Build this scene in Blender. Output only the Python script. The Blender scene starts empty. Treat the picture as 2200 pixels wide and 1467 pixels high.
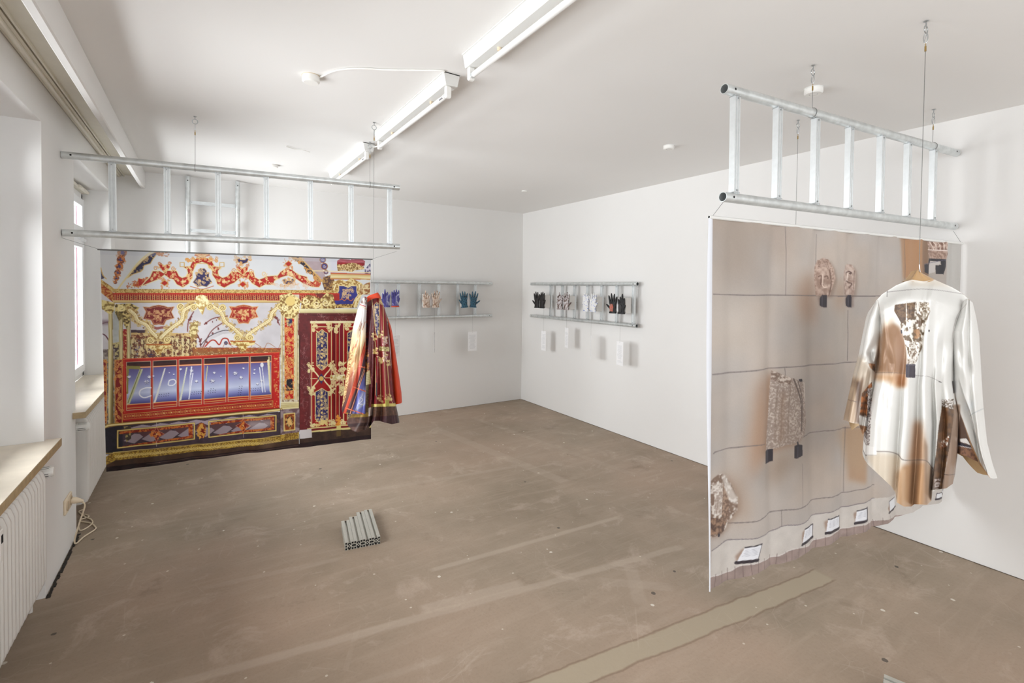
import bpy, bmesh, math, random
import numpy as np
from mathutils import Vector, Matrix

# ---------------------------------------------------------------- camera, sky, daylight, exposure
SC = bpy.context.scene
COL = SC.collection
RH = 2.75                                   # ceiling height
EYE = np.array([0.0, 0.0, .604*RH])
FPX, PX, PY = 1039.0, 1100.0, 639.0         # focal length and principal point, image taken as 2200 x 1467
YAW, PITCH, ROLL = math.radians(32.7), math.radians(1.2), math.radians(.64)
FW = np.array([math.sin(YAW)*math.cos(PITCH), math.cos(YAW)*math.cos(PITCH), -math.sin(PITCH)])
_r = np.array([math.cos(YAW), -math.sin(YAW), 0]); _u = np.cross(_r, FW)
RT = _r*math.cos(ROLL) + _u*math.sin(ROLL); UP = -_r*math.sin(ROLL) + _u*math.cos(ROLL)
cd = bpy.data.cameras.new('camera'); cam = bpy.data.objects.new('camera', cd); COL.objects.link(cam)
cd.sensor_width = 36; cd.lens = FPX/2200*36; cd.shift_y = (PY - 733.5)/2200; cd.clip_start = .05
cam.matrix_world = Matrix(((RT[0], UP[0], -FW[0], EYE[0]), (RT[1], UP[1], -FW[1], EYE[1]), (RT[2], UP[2], -FW[2], EYE[2]), (0, 0, 0, 1)))
SC.camera = cam

w = bpy.data.worlds.new('overcast_sky'); SC.world = w; w.use_nodes = True
bg = w.node_tree.nodes['Background']; bg.inputs[0].default_value = (.93, .96, 1, 1); bg.inputs[1].default_value = 2.2

def area(name, loc, rot, sx, sy, power, col=(1, 1, 1)):
    l = bpy.data.lights.new(name, 'AREA'); l.shape = 'RECTANGLE'; l.size = sx; l.size_y = sy; l.energy = power; l.color = col
    o = bpy.data.objects.new(name, l); o.location = loc; o.rotation_euler = rot; COL.objects.link(o); return o
# daylight pouring through each window (the lamps stand outside the glass)
WIN_Y = [(4.18, 5.70), (1.91, 3.43), (-.36, 1.16), (-2.63, -1.11)]
DAY = (.955, .985, 1.01)
for (a, b), pw in zip(WIN_Y, (116, 90, 64, 24)):
    area('window_daylight', (-1.04, (a + b)/2, 1.66), (0, -math.pi/2 - .06, 0), 1.55, 1.42, pw, DAY)
area('rear_fill', (2.9, -3.4, 1.7), (math.pi/2, 0, 0), 2.3, 1.9, 24, DAY)  # both rear lamps are unseen fill added to brighten the right side
area('rear_fill', (.6, -3.4, 1.7), (math.pi/2, 0, 0), 2.3, 1.9, 24, DAY)
SC.view_settings.view_transform = 'Standard'; SC.view_settings.look = 'None'
SC.view_settings.gamma = 1; SC.view_settings.use_curve_mapping = False
SC.view_settings.exposure = 0.0
SC.cycles.max_bounces = 10; SC.cycles.diffuse_bounces = 7; SC.cycles.use_denoising = True
SC.cycles.caustics_reflective = False; SC.cycles.caustics_refractive = False
SC.cycles.sample_clamp_indirect = 6

# ---------------------------------------------------------------- helpers
def hit(x, y, axis, val):
    """where the sight line of an image point meets a plane"""
    d = FW + RT*(x - PX)/FPX + UP*(PY - y)/FPX
    return EYE + d*((val - EYE[axis])/d[axis])
def hitp(x, y, p0, n):
    d = FW + RT*(x - PX)/FPX + UP*(PY - y)/FPX
    return EYE + d*(np.dot(np.array(p0) - EYE, n)/np.dot(d, n))

def lin(c): return tuple(((v/255)/12.92 if v/255 <= .04045 else ((v/255 + .055)/1.055)**2.4) for v in c[:3])

MATS = {}
def mat(name, rgb, rough=.6, metal=0, var=.04, vscale=8, bump=0, bscale=60, spec=.5, coat=0):
    if name in MATS: return MATS[name]
    m = bpy.data.materials.new(name); m.use_nodes = True; nt = m.node_tree; b = nt.nodes['Principled BSDF']
    b.inputs['Roughness'].default_value = rough; b.inputs['Metallic'].default_value = metal
    b.inputs['Specular IOR Level'].default_value = spec; b.inputs['Coat Weight'].default_value = coat
    c = lin(rgb)
    tc = nt.nodes.new('ShaderNodeTexCoord'); n = nt.nodes.new('ShaderNodeTexNoise'); n.inputs['Scale'].default_value = vscale; n.inputs['Detail'].default_value = 4
    nt.links.new(tc.outputs['Object'], n.inputs['Vector'])
    r = nt.nodes.new('ShaderNodeValToRGB'); nt.links.new(n.outputs['Fac'], r.inputs['Fac'])
    r.color_ramp.elements[0].position = .3; r.color_ramp.elements[1].position = .7
    r.color_ramp.elements[0].color = (*[v*(1 - var) for v in c], 1); r.color_ramp.elements[1].color = (*[min(1, v*(1 + var)) for v in c], 1)
    nt.links.new(r.outputs['Color'], b.inputs['Base Color'])
    if bump:
        n2 = nt.nodes.new('ShaderNodeTexNoise'); n2.inputs['Scale'].default_value = bscale; n2.inputs['Detail'].default_value = 5
        nt.links.new(tc.outputs['Object'], n2.inputs['Vector'])
        bp = nt.nodes.new('ShaderNodeBump'); bp.inputs['Strength'].default_value = bump; bp.inputs['Distance'].default_value = .01
        nt.links.new(n2.outputs['Fac'], bp.inputs['Height']); nt.links.new(bp.outputs['Normal'], b.inputs['Normal'])
    MATS[name] = m; return m

WALL = mat('white_wall_paint', (232, 231, 229), .85, var=.012, vscale=1.2, bump=.12, bscale=14)
CEIL = mat('white_ceiling_paint', (236, 235, 233), .9, var=.012, vscale=.9, bump=.22, bscale=5)
TRIM = mat('cream_gloss_trim', (222, 217, 203), .5, var=.03, vscale=12)
LACQ = mat('white_lacquer', (226, 226, 223), .3, var=.01)
PLAS = mat('white_plastic', (238, 237, 233), .4, var=.01)
YELL = mat('aged_ivory_plastic', (224, 208, 182), .45, var=.03)
GALV = mat('galvanised_steel', (214, 218, 218), .38, .72, var=.12, vscale=26, bump=.03, bscale=90)
ALU = mat('brushed_aluminium', (222, 226, 227), .4, .75, var=.04, vscale=40)
ALUP = mat('anodised_aluminium', (196, 195, 186), .42, .45, var=.05, vscale=30)
DARKM = mat('dark_hollow', (16, 16, 18), .8, var=.1)
STEEL = mat('zinc_plated_steel', (188, 192, 194), .28, 1, var=.05)
WIRE = mat('steel_cable', (120, 120, 118), .4, .7, var=.05)
BRASS = mat('brass_ferrule', (176, 148, 96), .35, 1, var=.05)
RADI = mat('white_radiator_enamel', (222, 219, 214), .35, var=.02, vscale=5)
PAPER = mat('white_paper', (244, 244, 245), .8, var=.01)
INK = mat('grey_ink', (120, 120, 124), .8)
TUBE = mat('frosted_lamp_tube', (236, 236, 234), .25, var=.005)

class MB:
    def __init__(s): s.v = []; s.f = []
    def add(s, v, f):
        o = len(s.v); s.v += [tuple(map(float, p)) for p in v]; s.f += [tuple(i + o for i in q) for q in f]; return s
    def box(s, x0, x1, y0, y1, z0, z1, M=None):
        v = [(x, y, z) for z in (z0, z1) for y in (y0, y1) for x in (x0, x1)]
        if M is not None: v = [tuple(M @ Vector(p)) for p in v]
        return s.add(v, [(0, 2, 3, 1), (4, 5, 7, 6), (0, 1, 5, 4), (1, 3, 7, 5), (3, 2, 6, 7), (2, 0, 4, 6)])
    def tube(s, pts, r, n=12, caps=True, rad=None):
        P = [np.array(p, float) for p in pts]; rings = []
        up = None
        for i, p in enumerate(P):
            d = (P[min(i+1, len(P)-1)] - P[max(i-1, 0)]); d = d/(np.linalg.norm(d) + 1e-9)
            if up is None:
                up = np.array([0, 0, 1.]) if abs(d[2]) < .9 else np.array([1., 0, 0])
            a = np.cross(d, up); a /= np.linalg.norm(a) + 1e-9; b = np.cross(a, d); up = b
            rr = rad[i] if rad is not None else r
            rings.append([p + rr*(math.cos(t)*a + math.sin(t)*b) for t in np.linspace(0, 2*math.pi, n, endpoint=False)])
        v = [q for R in rings for q in R]; f = []
        for i in range(len(P)-1):
            for k in range(n): f.append((i*n+k, i*n+(k+1) % n, (i+1)*n+(k+1) % n, (i+1)*n+k))
        if caps: f += [tuple(range(n-1, -1, -1)), tuple((len(P)-1)*n+k for k in range(n))]
        return s.add(v, f)
    def pipe(s, p0, p1, r, ri, n=20):
        """hollow tube with an open bore"""
        p0, p1 = np.array(p0, float), np.array(p1, float); d = (p1-p0)/np.linalg.norm(p1-p0)
        up = np.array([0, 0, 1.]) if abs(d[2]) < .9 else np.array([1., 0, 0]); a = np.cross(d, up); a /= np.linalg.norm(a); b = np.cross(a, d)
        v = [p + rr*(math.cos(t)*a + math.sin(t)*b) for p, rr in ((p0, r), (p1, r), (p1, ri), (p0, ri)) for t in np.linspace(0, 2*math.pi, n, endpoint=False)]
        f = [(j*n+k, j*n+(k+1) % n, ((j+1) % 4)*n+(k+1) % n, ((j+1) % 4)*n+k) for j in range(4) for k in range(n)]
        return s.add(v, f)
    def torus(s, c, R, r, ax='y', n=18, m=8, arc=2*math.pi, ph=0, sq=1):
        pts = []
        for t in np.linspace(ph, ph+arc, n+1):
            u, w_ = R*math.cos(t), R*sq*math.sin(t)
            pts.append((c[0]+u, c[1], c[2]+w_) if ax == 'y' else (c[0], c[1]+u, c[2]+w_) if ax == 'x' else (c[0]+u, c[1]+w_, c[2]))
        return s.tube(pts, r, m, caps=arc < 6.2)
    def lathe(s, c, prof, n=24):
        """prof: (radius, z) from one end to the other"""
        v = [(c[0]+r*math.cos(t), c[1]+r*math.sin(t), c[2]+z) for r, z in prof for t in np.linspace(0, 2*math.pi, n, endpoint=False)]
        f = [(i*n+k, i*n+(k+1) % n, (i+1)*n+(k+1) % n, (i+1)*n+k) for i in range(len(prof)-1) for k in range(n)]
        f += [tuple(range(n-1, -1, -1)), tuple((len(prof)-1)*n+k for k in range(n))]
        return s.add(v, f)
    def prism(s, poly, axis, a, b):
        """polygon in the two other axes, extruded a..b along the axis"""
        n = len(poly); put = {'x': lambda t, p: (t, p[0], p[1]), 'y': lambda t, p: (p[0], t, p[1]), 'z': lambda t, p: (p[0], p[1], t)}[axis]
        return s.add([put(a, p) for p in poly] + [put(b, p) for p in poly], [tuple(range(n-1, -1, -1)), tuple(range(n, 2*n))] + [(k, (k+1) % n, n+(k+1) % n, n+k) for k in range(n)])
    def build(s, name, m, parent=None, smooth=True, bevel=0, angle=35):
        me = bpy.data.meshes.new(name); me.from_pydata(s.v, [], s.f); me.update()
        bm = bmesh.new(); bm.from_mesh(me); bmesh.ops.recalc_face_normals(bm, faces=bm.faces)
        if bevel: bmesh.ops.bevel(bm, geom=list(bm.edges), offset=bevel, segments=1, affect='EDGES', clamp_overlap=True)
        bm.to_mesh(me); bm.free()
        if m is not None: me.materials.append(m)
        if smooth:
            me.polygons.foreach_set('use_smooth', [True]*len(me.polygons))
            me.set_sharp_from_angle(angle=math.radians(angle))
        o = bpy.data.objects.new(name, me); COL.objects.link(o)
        if parent: o.parent = parent
        return o

def tag(o, label=None, cat=None, group=None, kind=None):
    if label: o['label'] = label
    if cat: o['category'] = cat
    if group: o['group'] = group
    if kind: o['kind'] = kind
    return o
def thing(name, label, cat, loc=(0, 0, 0), rot=(0, 0, 0), group=None):
    o = bpy.data.objects.new(name, None); COL.objects.link(o); o.location = loc; o.rotation_euler = rot; o.empty_display_size = .1
    return tag(o, label, cat, group)
def box(x0, x1, y0, y1, z0, z1): return MB().box(x0, x1, y0, y1, z0, z1)
# ---------------------------------------------------------------- print drawing (plain numpy vector drawing)
rng = np.random.RandomState(7)

def homography(src, dst):
    A = []
    for (x, y), (u, v) in zip(src, dst):
        A.append([x, y, 1, 0, 0, 0, -u*x, -u*y, -u]); A.append([0, 0, 0, x, y, 1, -v*x, -v*y, -v])
    return np.linalg.svd(np.array(A, float))[2][-1].reshape(3, 3)

def box_blur(a, r):
    r = int(max(1, r))
    for ax in (0, 1):
        p = [(0, 0), (0, 0)]; p[ax] = (r + 1, r)
        c = np.cumsum(np.pad(a, p, mode='edge'), axis=ax)
        n = a.shape[ax]
        a = (np.take(c, np.arange(2*r + 1, 2*r + 1 + n), axis=ax) - np.take(c, np.arange(0, n), axis=ax)) / (2*r + 1)
    return a

def noise2(h, w, cell, seed=0):
    """smooth value noise 0..1"""
    r = np.random.RandomState(seed)
    gh, gw = int(h/cell) + 3, int(w/cell) + 3
    g = r.rand(gh, gw)
    y = np.arange(h)/cell; x = np.arange(w)/cell
    yi = y.astype(int); xi = x.astype(int)
    fy = (y - yi)[:, None]; fx = (x - xi)[None, :]
    fy = fy*fy*(3 - 2*fy); fx = fx*fx*(3 - 2*fx)
    a = g[yi][:, xi]; b = g[yi][:, xi + 1]; c = g[yi + 1][:, xi]; d = g[yi + 1][:, xi + 1]
    return (a*(1 - fx) + b*fx)*(1 - fy) + (c*(1 - fx) + d*fx)*fy

def fbm(h, w, cell, seed=0, octv=3):
    o = 0; s = 0
    for k in range(octv):
        o = o + noise2(h, w, max(1.5, cell/2**k), seed + k)/2**k; s += 1/2**k
    return o/s

class Canvas:
    def __init__(s, w, h, col, src=None, scale=None, origin=None):
        s.w, s.h = w, h
        s.img = np.zeros((h, w, 3), np.float32) + np.array(col, np.float32)
        s.H = homography(src, [(0, 0), (w, 0), (w, h), (0, h)]) if src else None
        s.scale, s.origin = scale, origin
        s.T = (0, 0, 1.0)
    def frame(s, ox, oy, k): s.T = (ox, oy, k)
    def px(s, pts):
        p = np.atleast_2d(np.array(pts, float))
        p = np.array([s.T[0], s.T[1]]) + p/s.T[2]
        if s.H is None: return (p - np.array(s.origin))*s.scale
        q = np.c_[p, np.ones(len(p))] @ s.H.T
        return q[:, :2]/q[:, 2:]
    def _bbox(s, q, m=1):
        x0, y0 = np.floor(q.min(0) - m).astype(int); x1, y1 = np.ceil(q.max(0) + m + 1).astype(int)
        x0, y0 = max(0, x0), max(0, y0); x1, y1 = min(s.w, x1), min(s.h, y1)
        return (x0, y0, x1, y1) if x1 > x0 and y1 > y0 else None
    def mask(s, pts, m=1):
        q = s.px(pts); b = s._bbox(q, m)
        if b is None: return None, None
        x0, y0, x1, y1 = b
        X = np.arange(x0, x1) + .5; Y = (np.arange(y0, y1) + .5)[:, None]
        ins = np.zeros((y1 - y0, x1 - x0), bool)
        n = len(q)
        for i in range(n):
            ax, ay = q[i]; bx, by = q[(i + 1) % n]
            if ay == by: continue
            c = ((ay > Y) != (by > Y)) & (X[None, :] < (bx - ax)*(Y - ay)/(by - ay) + ax)
            ins ^= c
        return b, ins.astype(np.float32)
    def blend(s, b, m, col):
        x0, y0, x1, y1 = b
        r = s.img[y0:y1, x0:x1]
        c = np.asarray(col, np.float32)
        s.img[y0:y1, x0:x1] = r + (c - r)*m[..., None]
    def poly(s, pts, col, a=1.0, soft=0, mott=0, cell=6, seed=1):
        b, m = s.mask(pts, 1 + soft*2)
        if b is None: return
        if soft: m = box_blur(box_blur(m, soft), soft)
        c = np.asarray(col, np.float32)
        if mott:
            n = fbm(m.shape[0], m.shape[1], cell, seed) - .5
            c = c*(1 + mott*2*n[..., None])
        s.blend(b, m*a, np.clip(c, 0, 255))
    def poly2(s, pts, c1, c2, cell=5, thr=.5, sharp=8, seed=3, soft=0):
        """two colours picked by noise: carved, gilded or speckled areas"""
        b, m = s.mask(pts, 1 + soft*2)
        if b is None: return
        if soft: m = box_blur(m, soft)
        n = fbm(m.shape[0], m.shape[1], cell, seed)
        t = np.clip((n - thr)*sharp + .5, 0, 1)[..., None]
        s.blend(b, m, np.asarray(c1, np.float32)*(1 - t) + np.asarray(c2, np.float32)*t)
    def grad(s, pts, stops, p0, p1):
        """linear gradient between two points (same frame)"""
        b, m = s.mask(pts)
        if b is None: return
        a, e = s.px([p0, p1]); d = e - a
        x0, y0, x1, y1 = b
        X, Y = np.meshgrid(np.arange(x0, x1), np.arange(y0, y1))
        t = np.clip(((X - a[0])*d[0] + (Y - a[1])*d[1])/(d @ d), 0, 1)
        ts = [q[0] for q in stops]
        c = np.stack([np.interp(t, ts, [q[1][k] for q in stops]) for k in range(3)], -1)
        s.blend(b, m, c)
    def line(s, pts, wd, col, a=1.0):
        """wd in canvas pixels"""
        q = s.px(pts)
        for i in range(len(q) - 1):
            p0, p1 = q[i], q[i + 1]
            b = s._bbox(np.array([p0, p1]), wd/2 + 1.5)
            if b is None: continue
            x0, y0, x1, y1 = b
            X, Y = np.meshgrid(np.arange(x0, x1) + .5, np.arange(y0, y1) + .5)
            d = p1 - p0; L = max(1e-6, d @ d)
            t = np.clip(((X - p0[0])*d[0] + (Y - p0[1])*d[1])/L, 0, 1)
            r = np.hypot(X - p0[0] - t*d[0], Y - p0[1] - t*d[1])
            s.blend(b, (np.clip(wd/2 + .5 - r, 0, 1)*a).astype(np.float32), col)
    def curve(s, pts, wd, col, a=1.0, n=6):
        s.line(smooth(pts, n), wd, col, a)
    def dot(s, x, y, r, col, a=1.0, ry=None):
        th = np.linspace(0, 2*np.pi, 14, endpoint=False); ry = r if ry is None else ry
        s.poly([(x + r*np.cos(t), y + ry*np.sin(t)) for t in th], col, a)
    def spiral(s, x, y, r, wd, col, turn=1, ph=0., tail=1.3):
        th = np.linspace(0, tail*2*np.pi, 16)
        s.line([(x + r*(1 - .75*t/th[-1])*np.cos(ph + turn*t), y + r*(1 - .75*t/th[-1])*np.sin(ph + turn*t)) for t in th], wd, col)
    def filigree(s, pts, n, r, wd, col, a=1.0):
        """small scrolls and leaves scattered inside a polygon"""
        P = np.array(pts, float); lo, hi = P.min(0), P.max(0)
        k = 0; tries = 0
        while k < n and tries < n*8:
            tries += 1
            x, y = lo + rng.rand(2)*(hi - lo)
            if not inside(P, x, y): continue
            k += 1
            if rng.rand() < .6: s.spiral(x, y, r*(.6 + .6*rng.rand()), wd, col, 1 if rng.rand() < .5 else -1, rng.rand()*6.3)
            else:
                t = rng.rand()*6.3; s.line([(x, y), (x + r*np.cos(t), y + r*np.sin(t))], wd*1.3, col)

def inside(P, x, y):
    c = False; n = len(P)
    for i in range(n):
        ax, ay = P[i]; bx, by = P[(i + 1) % n]
        if (ay > y) != (by > y) and x < (bx - ax)*(y - ay)/(by - ay) + ax: c = not c
    return c

def smooth(pts, n=6):
    """Catmull-Rom through the points"""
    P = [np.array(p, float) for p in pts]; P = [2*P[0] - P[1]] + P + [2*P[-1] - P[-2]]
    out = []
    for i in range(1, len(P) - 2):
        a, b, c, d = P[i-1:i+3]
        for t in np.linspace(0, 1, n, endpoint=False):
            out.append(.5*((2*b) + (c - a)*t + (2*a - 5*b + 4*c - d)*t*t + (3*b - a - 3*c + d)*t**3))
    out.append(P[-2]); return [tuple(p) for p in out]

def strip(top, bot): return list(top) + list(bot)[::-1]
def lerp(a, b, t): return (a[0] + (b[0] - a[0])*t, a[1] + (b[1] - a[1])*t)
GOLD, GOLD2, CREAM = (214, 172, 84), (120, 84, 30), (226, 210, 160)
RED, DRED, NAVY, ORN = (176, 42, 30), (122, 26, 26), (58, 52, 100), (190, 112, 62)

def draw_hall():
    c = Canvas(1500, 1180, (211, 213, 215), src=[(215, 536), (797, 557), (797, 943), (228, 1013)])
    A = (200, 520, 5.641); B = (500, 520, 5.642); Cc = (200, 740, 5.238); D = (500, 740, 5.239)
    c.frame(*A)
    # vault: left ornament
    for x, y, r in ((350, 125, 60), (335, 215, 52), (318, 300, 48), (295, 375, 42), (283, 440, 34), (268, 490, 24)):
        c.poly2([(x + r*math.cos(t), y + r*math.sin(t)) for t in np.linspace(0, 6.1, 11)], ORN, (92, 58, 62), 5, .55)
        c.dot(x, y, r*.42, (78, 66, 120)); c.filigree([(x-r, y-r), (x+r, y-r), (x+r, y+r), (x-r, y+r)], 7, r*.35, 2.2, (206, 140, 84))
    # navy rib
    rib = [(770, 113), (690, 150), (600, 225), (500, 325), (413, 437), (480, 392), (575, 360), (600, 335), (615, 285), (690, 262), (722, 205), (790, 118)]
    c.poly(rib, (46, 44, 82)); c.line(rib + rib[:1], 4, GOLD); c.filigree(rib, 16, 14, 2, (216, 178, 110))
    c.curve([(300, 575), (360, 490), (430, 400), (520, 280), (620, 180), (700, 120)], 8, (228, 210, 150))
    c.filigree([(730, 118), (915, 122), (900, 190), (800, 160)], 16, 18, 4, ORN)
    c.poly([(95, 345), (110, 400), (140, 440), (100, 455)], (80, 70, 96)); c.curve([(92, 310), (118, 400), (160, 450)], 4, GOLD)
    # small start of the garland
    g0 = [(460, 535), (530, 500), (545, 440), (605, 452), (640, 480), (620, 520), (540, 545)]
    c.poly(g0, RED); c.line(g0 + g0[:1], 3.5, (232, 204, 140)); c.filigree([(420, 500), (640, 430), (700, 500), (560, 560), (400, 560)], 26, 18, 3, ORN)
    top = [(640, 478), (690, 432), (722, 360), (800, 358), (850, 385), (900, 352), (1000, 357), (1030, 418), (1070, 442), (1120, 427), (1147, 380), (1135, 330), (1098, 306), (1170, 300), (1200, 240), (1250, 200), (1310, 182), (1380, 202), (1430, 242), (1460, 300), (1532, 312), (1500, 350), (1508, 410), (1560, 442), (1622, 420), (1672, 366), (1745, 366), (1800, 405), (1860, 365), (1930, 370), (1948, 430), (2000, 462), (2062, 440), (2092, 422), (2232, 412), (2262, 370), (2302, 342), (2352, 322), (2407, 345), (2442, 375), (2482, 402), (2582, 427), (2592, 467), (2652, 492), (2735, 470)]
    bot = [(600, 525), (700, 482), (750, 462), (800, 442), (858, 392), (920, 437), (972, 452), (1010, 512), (1080, 547), (1150, 502), (1190, 432), (1190, 372), (1215, 312), (1240, 262), (1310, 237), (1378, 262), (1402, 302), (1440, 342), (1442, 400), (1480, 452), (1502, 512), (1580, 552), (1650, 512), (1700, 492), (1742, 452), (1800, 415), (1872, 440), (1922, 500), (2007, 550), (2072, 515), (2172, 515), (2182, 470), (2252, 432), (2352, 400), (2450, 440), (2482, 462), (2542, 502), (2592, 522), (2652, 542), (2732, 545)]
    g = strip(top, bot)
    c.line(g + g[:1], 11, (236, 214, 156)); c.poly(g, RED); c.line(g + g[:1], 2, (120, 60, 40))
    c.filigree(g, 190, 17, 2.6, (232, 196, 130))
    for x in (1080, 1580, 2010): c.dot(x, 480, 16, (236, 206, 140)); c.line([(x-26, 480), (x+26, 480)], 3, (236, 206, 140)); c.line([(x, 452), (x, 510)], 3, (236, 206, 140))
    for x, y in ((860, 300), (1800, 330)):
        h = [(x, y+70), (x-62, y+12), (x-68, y-22), (x-30, y-28), (x, y-8), (x+30, y-28), (x+68, y-22), (x+62, y+12)]
        c.poly(h, RED); c.line(h + h[:1], 4, (222, 178, 110)); c.filigree(h, 10, 16, 2.5, (236, 206, 140))
        for sx in (-1, 1): c.spiral(x + sx*105, y + 20, 30, 4, (214, 156, 92), sx); c.spiral(x + sx*60, y - 40, 22, 4, ORN, -sx)
    for x, y in ((860, 500), (1805, 515), (2360, 265)):
        d = [(x, y-36), (x+45, y), (x, y+36), (x-45, y)]
        c.filigree([(x-60, y-85), (x+60, y-85), (x+60, y+75), (x-60, y+75)], 26, 15, 2.8, (212, 150, 100)); c.poly(d, RED); c.line(d + d[:1], 3, GOLD)
    fan = [(1312, 190), (1215, 165), (1235, 140), (1312, 132), (1400, 140), (1412, 165)]
    c.poly(fan, (196, 96, 50)); [c.line([(1312, 190), (1225 + 22*k, 140)], 2.5, (240, 200, 120)) for k in range(9)]
    c.filigree([(1120, 190), (1500, 190), (1500, 240), (1400, 200), (1230, 200), (1120, 240)], 26, 22, 3.5, (220, 160, 90))
    for x in (1072, 1552): c.line([(x-26, 250), (x+26, 250), (x+26, 300), (x-26, 300), (x-26, 250)], 4, GOLD)
    bell = [(1270, 345), (1290, 322), (1340, 322), (1365, 350), (1367, 372), (1397, 375), (1392, 430), (1432, 490), (1400, 512), (1368, 545), (1312, 532), (1258, 545), (1230, 512), (1203, 490), (1245, 430), (1233, 372), (1268, 370)]
    c.poly(bell, NAVY); c.line(bell + bell[:1], 3, (190, 150, 90)); c.filigree(bell, 46, 16, 2.4, (222, 184, 126))
    c.curve([(1170, 540), (1240, 560), (1310, 575), (1380, 560), (1450, 535)], 4, ORN); c.curve([(1215, 310), (1240, 262), (1310, 262), (1385, 270), (1400, 320)], 3, GOLD)
    # blue flower heads
    for x, y in ((1805, 225), (2362, 480)):
        p = [(x-75, y-20), (x-40, y-34), (x-28, y-10), (x+28, y-10), (x+40, y-34), (x+75, y-20), (x+50, y+26), (x, y+42), (x-50, y+26)]
        c.poly(p, NAVY); c.line(p + p[:1], 3.5, (220, 178, 110)); c.filigree([(x-110, y-60), (x+110, y-60), (x+90, y+60), (x-90, y+60)], 26, 22, 3.2, (216, 164, 100))
    rst = [(2272, 345), (2302, 340), (2407, 345), (2440, 395), (2352, 415), (2272, 400)]
    c.filigree(rst, 10, 16, 3, (240, 210, 150))
    c.spiral(2700, 500, 48, 9, (190, 90, 60)); c.spiral(2065, 385, 34, 5, (226, 196, 140)); c.filigree([(2160, 500), (2600, 500), (2600, 565), (2160, 565)], 40, 24, 2, (222, 190, 160))
    c.frame(*B)
    c.poly([(770, 172), (1062, 186), (1075, 300), (1135, 470), (1085, 500), (930, 330)], (176, 156, 160), mott=.05, cell=30)
    rr = [(690, 172), (800, 178), (920, 300), (1085, 480), (1060, 490), (980, 450), (960, 400), (880, 360), (850, 290), (760, 230)]
    c.poly(rr, (50, 44, 60)); c.line(rr[1:4], 6, (222, 190, 120)); c.filigree(rr, 44, 22, 4, (206, 150, 80)); c.line([(800, 178), (1100, 505)], 5, (208, 168, 100))
    for x, y, r in ((1085, 215, 30), (1105, 295, 32), (1125, 365, 22)):
        c.dot(x, y, r*1.35, (150, 96, 60)); c.dot(x, y, r, (64, 66, 138)); c.spiral(x, y, r*.6, 2.5, (214, 190, 170))
    c.poly2([(1090, 430), (1180, 400), (1230, 470), (1215, 600), (1110, 600), (1080, 500)], (176, 134, 70), (96, 64, 50), 8)
    c.poly([(1180, 210), (1262, 210), (1262, 350), (1240, 370), (1190, 350)], (206, 206, 218), soft=6)
    # velvet cap
    cap = [(1262, 225), (1300, 204), (1430, 215), (1440, 196), (1452, 212), (1560, 203), (1602, 232), (1596, 285), (1540, 300), (1440, 255), (1340, 275), (1262, 280)]
    c.poly(cap, (150, 24, 34), mott=.2, cell=22); c.curve([(1280, 225), (1400, 245), (1590, 235)], 5, (196, 60, 70), .7)
    fur = [(1256, 265), (1300, 275), (1380, 262), (1440, 250), (1500, 262), (1590, 300), (1592, 330), (1480, 345), (1440, 362), (1340, 345), (1268, 352)]
    c.poly2(fur, (232, 204, 140), (136, 96, 40), 5, .5, 6)
    c.poly2([(1600, 330), (1668, 255), (1672, 400), (1600, 400)], (70, 62, 110), (210, 200, 210), 10)
    c.grad([(1178, 372), (1668, 385), (1668, 460), (1178, 455)], [(0, (176, 46, 34)), (.35, (214, 190, 120)), (.7, (234, 222, 170)), (1, (160, 60, 40))], (1400, 372), (1400, 460))
    c.line([(960, 350), (1230, 355), (1668, 375)], 5, (232, 210, 156)); c.line([(1180, 440), (1500, 440), (1660, 460)], 5, (206, 160, 80))
    # cartouche with blue shield
    ct = [(1215, 480), (1300, 455), (1370, 480), (1430, 440), (1500, 470), (1560, 500), (1600, 560), (1560, 640), (1500, 800), (1240, 800), (1190, 700), (1130, 640), (1195, 590)]
    c.poly2(ct, (230, 208, 140), (168, 122, 50), 9, .52, 6)
    c.line([(1240, 520), (1200, 640), (1160, 690), (1210, 780)], 9, (242, 226, 170)); c.line([(1530, 520), (1560, 640), (1500, 700), (1470, 790)], 9, (242, 226, 170))
    sh = [(1285, 535), (1340, 535), (1395, 560), (1440, 535), (1497, 538), (1495, 600), (1512, 645), (1475, 690), (1440, 775), (1250, 785), (1215, 690), (1265, 640), (1285, 590)]
    c.line(sh + sh[:1], 9, (238, 214, 150)); c.poly(sh, (52, 54, 140), mott=.15, cell=30)
    for p in ([(1315, 690), (1350, 600), (1420, 580), (1450, 590)], [(1420, 585), (1400, 640), (1400, 690)], [(1340, 640), (1430, 645)], [(1340, 600), (1330, 580), (1370, 590), (1350, 650)]): c.curve(p, 3.5, (232, 190, 120))
    c.curve([(1290, 680), (1255, 690), (1270, 710), (1310, 700), (1320, 690), (1350, 715), (1380, 690), (1430, 715), (1460, 690)], 4, (206, 120, 60)); c.filigree([(1320, 560), (1460, 560), (1460, 680), (1320, 680)], 14, 22, 2.6, (230, 190, 130))
    c.poly2([(1240, 760), (1450, 755), (1470, 800), (1230, 805)], (226, 190, 100), (110, 74, 30), 7)
    c.poly2([(1540, 540), (1665, 480), (1665, 640), (1540, 640)], (226, 204, 150), (150, 96, 50), 8)
    # cornice
    c.frame(*A)
    c.poly2([(90, 450), (262, 572), (3600-640, 585), (2960, 630), (262, 622), (90, 520)], (222, 190, 112), (160, 118, 52), 4, .55, 5)
    c.poly2([(85, 500), (250, 620), (250, 715), (230, 735), (85, 610)], (156, 70, 34), (206, 150, 80), 6)
    c.poly([(250, 622), (2980, 628), (2980, 712), (250, 712)], (164, 44, 34)); c.poly([(250, 622), (2980, 624), (2980, 640), (250, 634)], (190, 44, 34))
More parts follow.
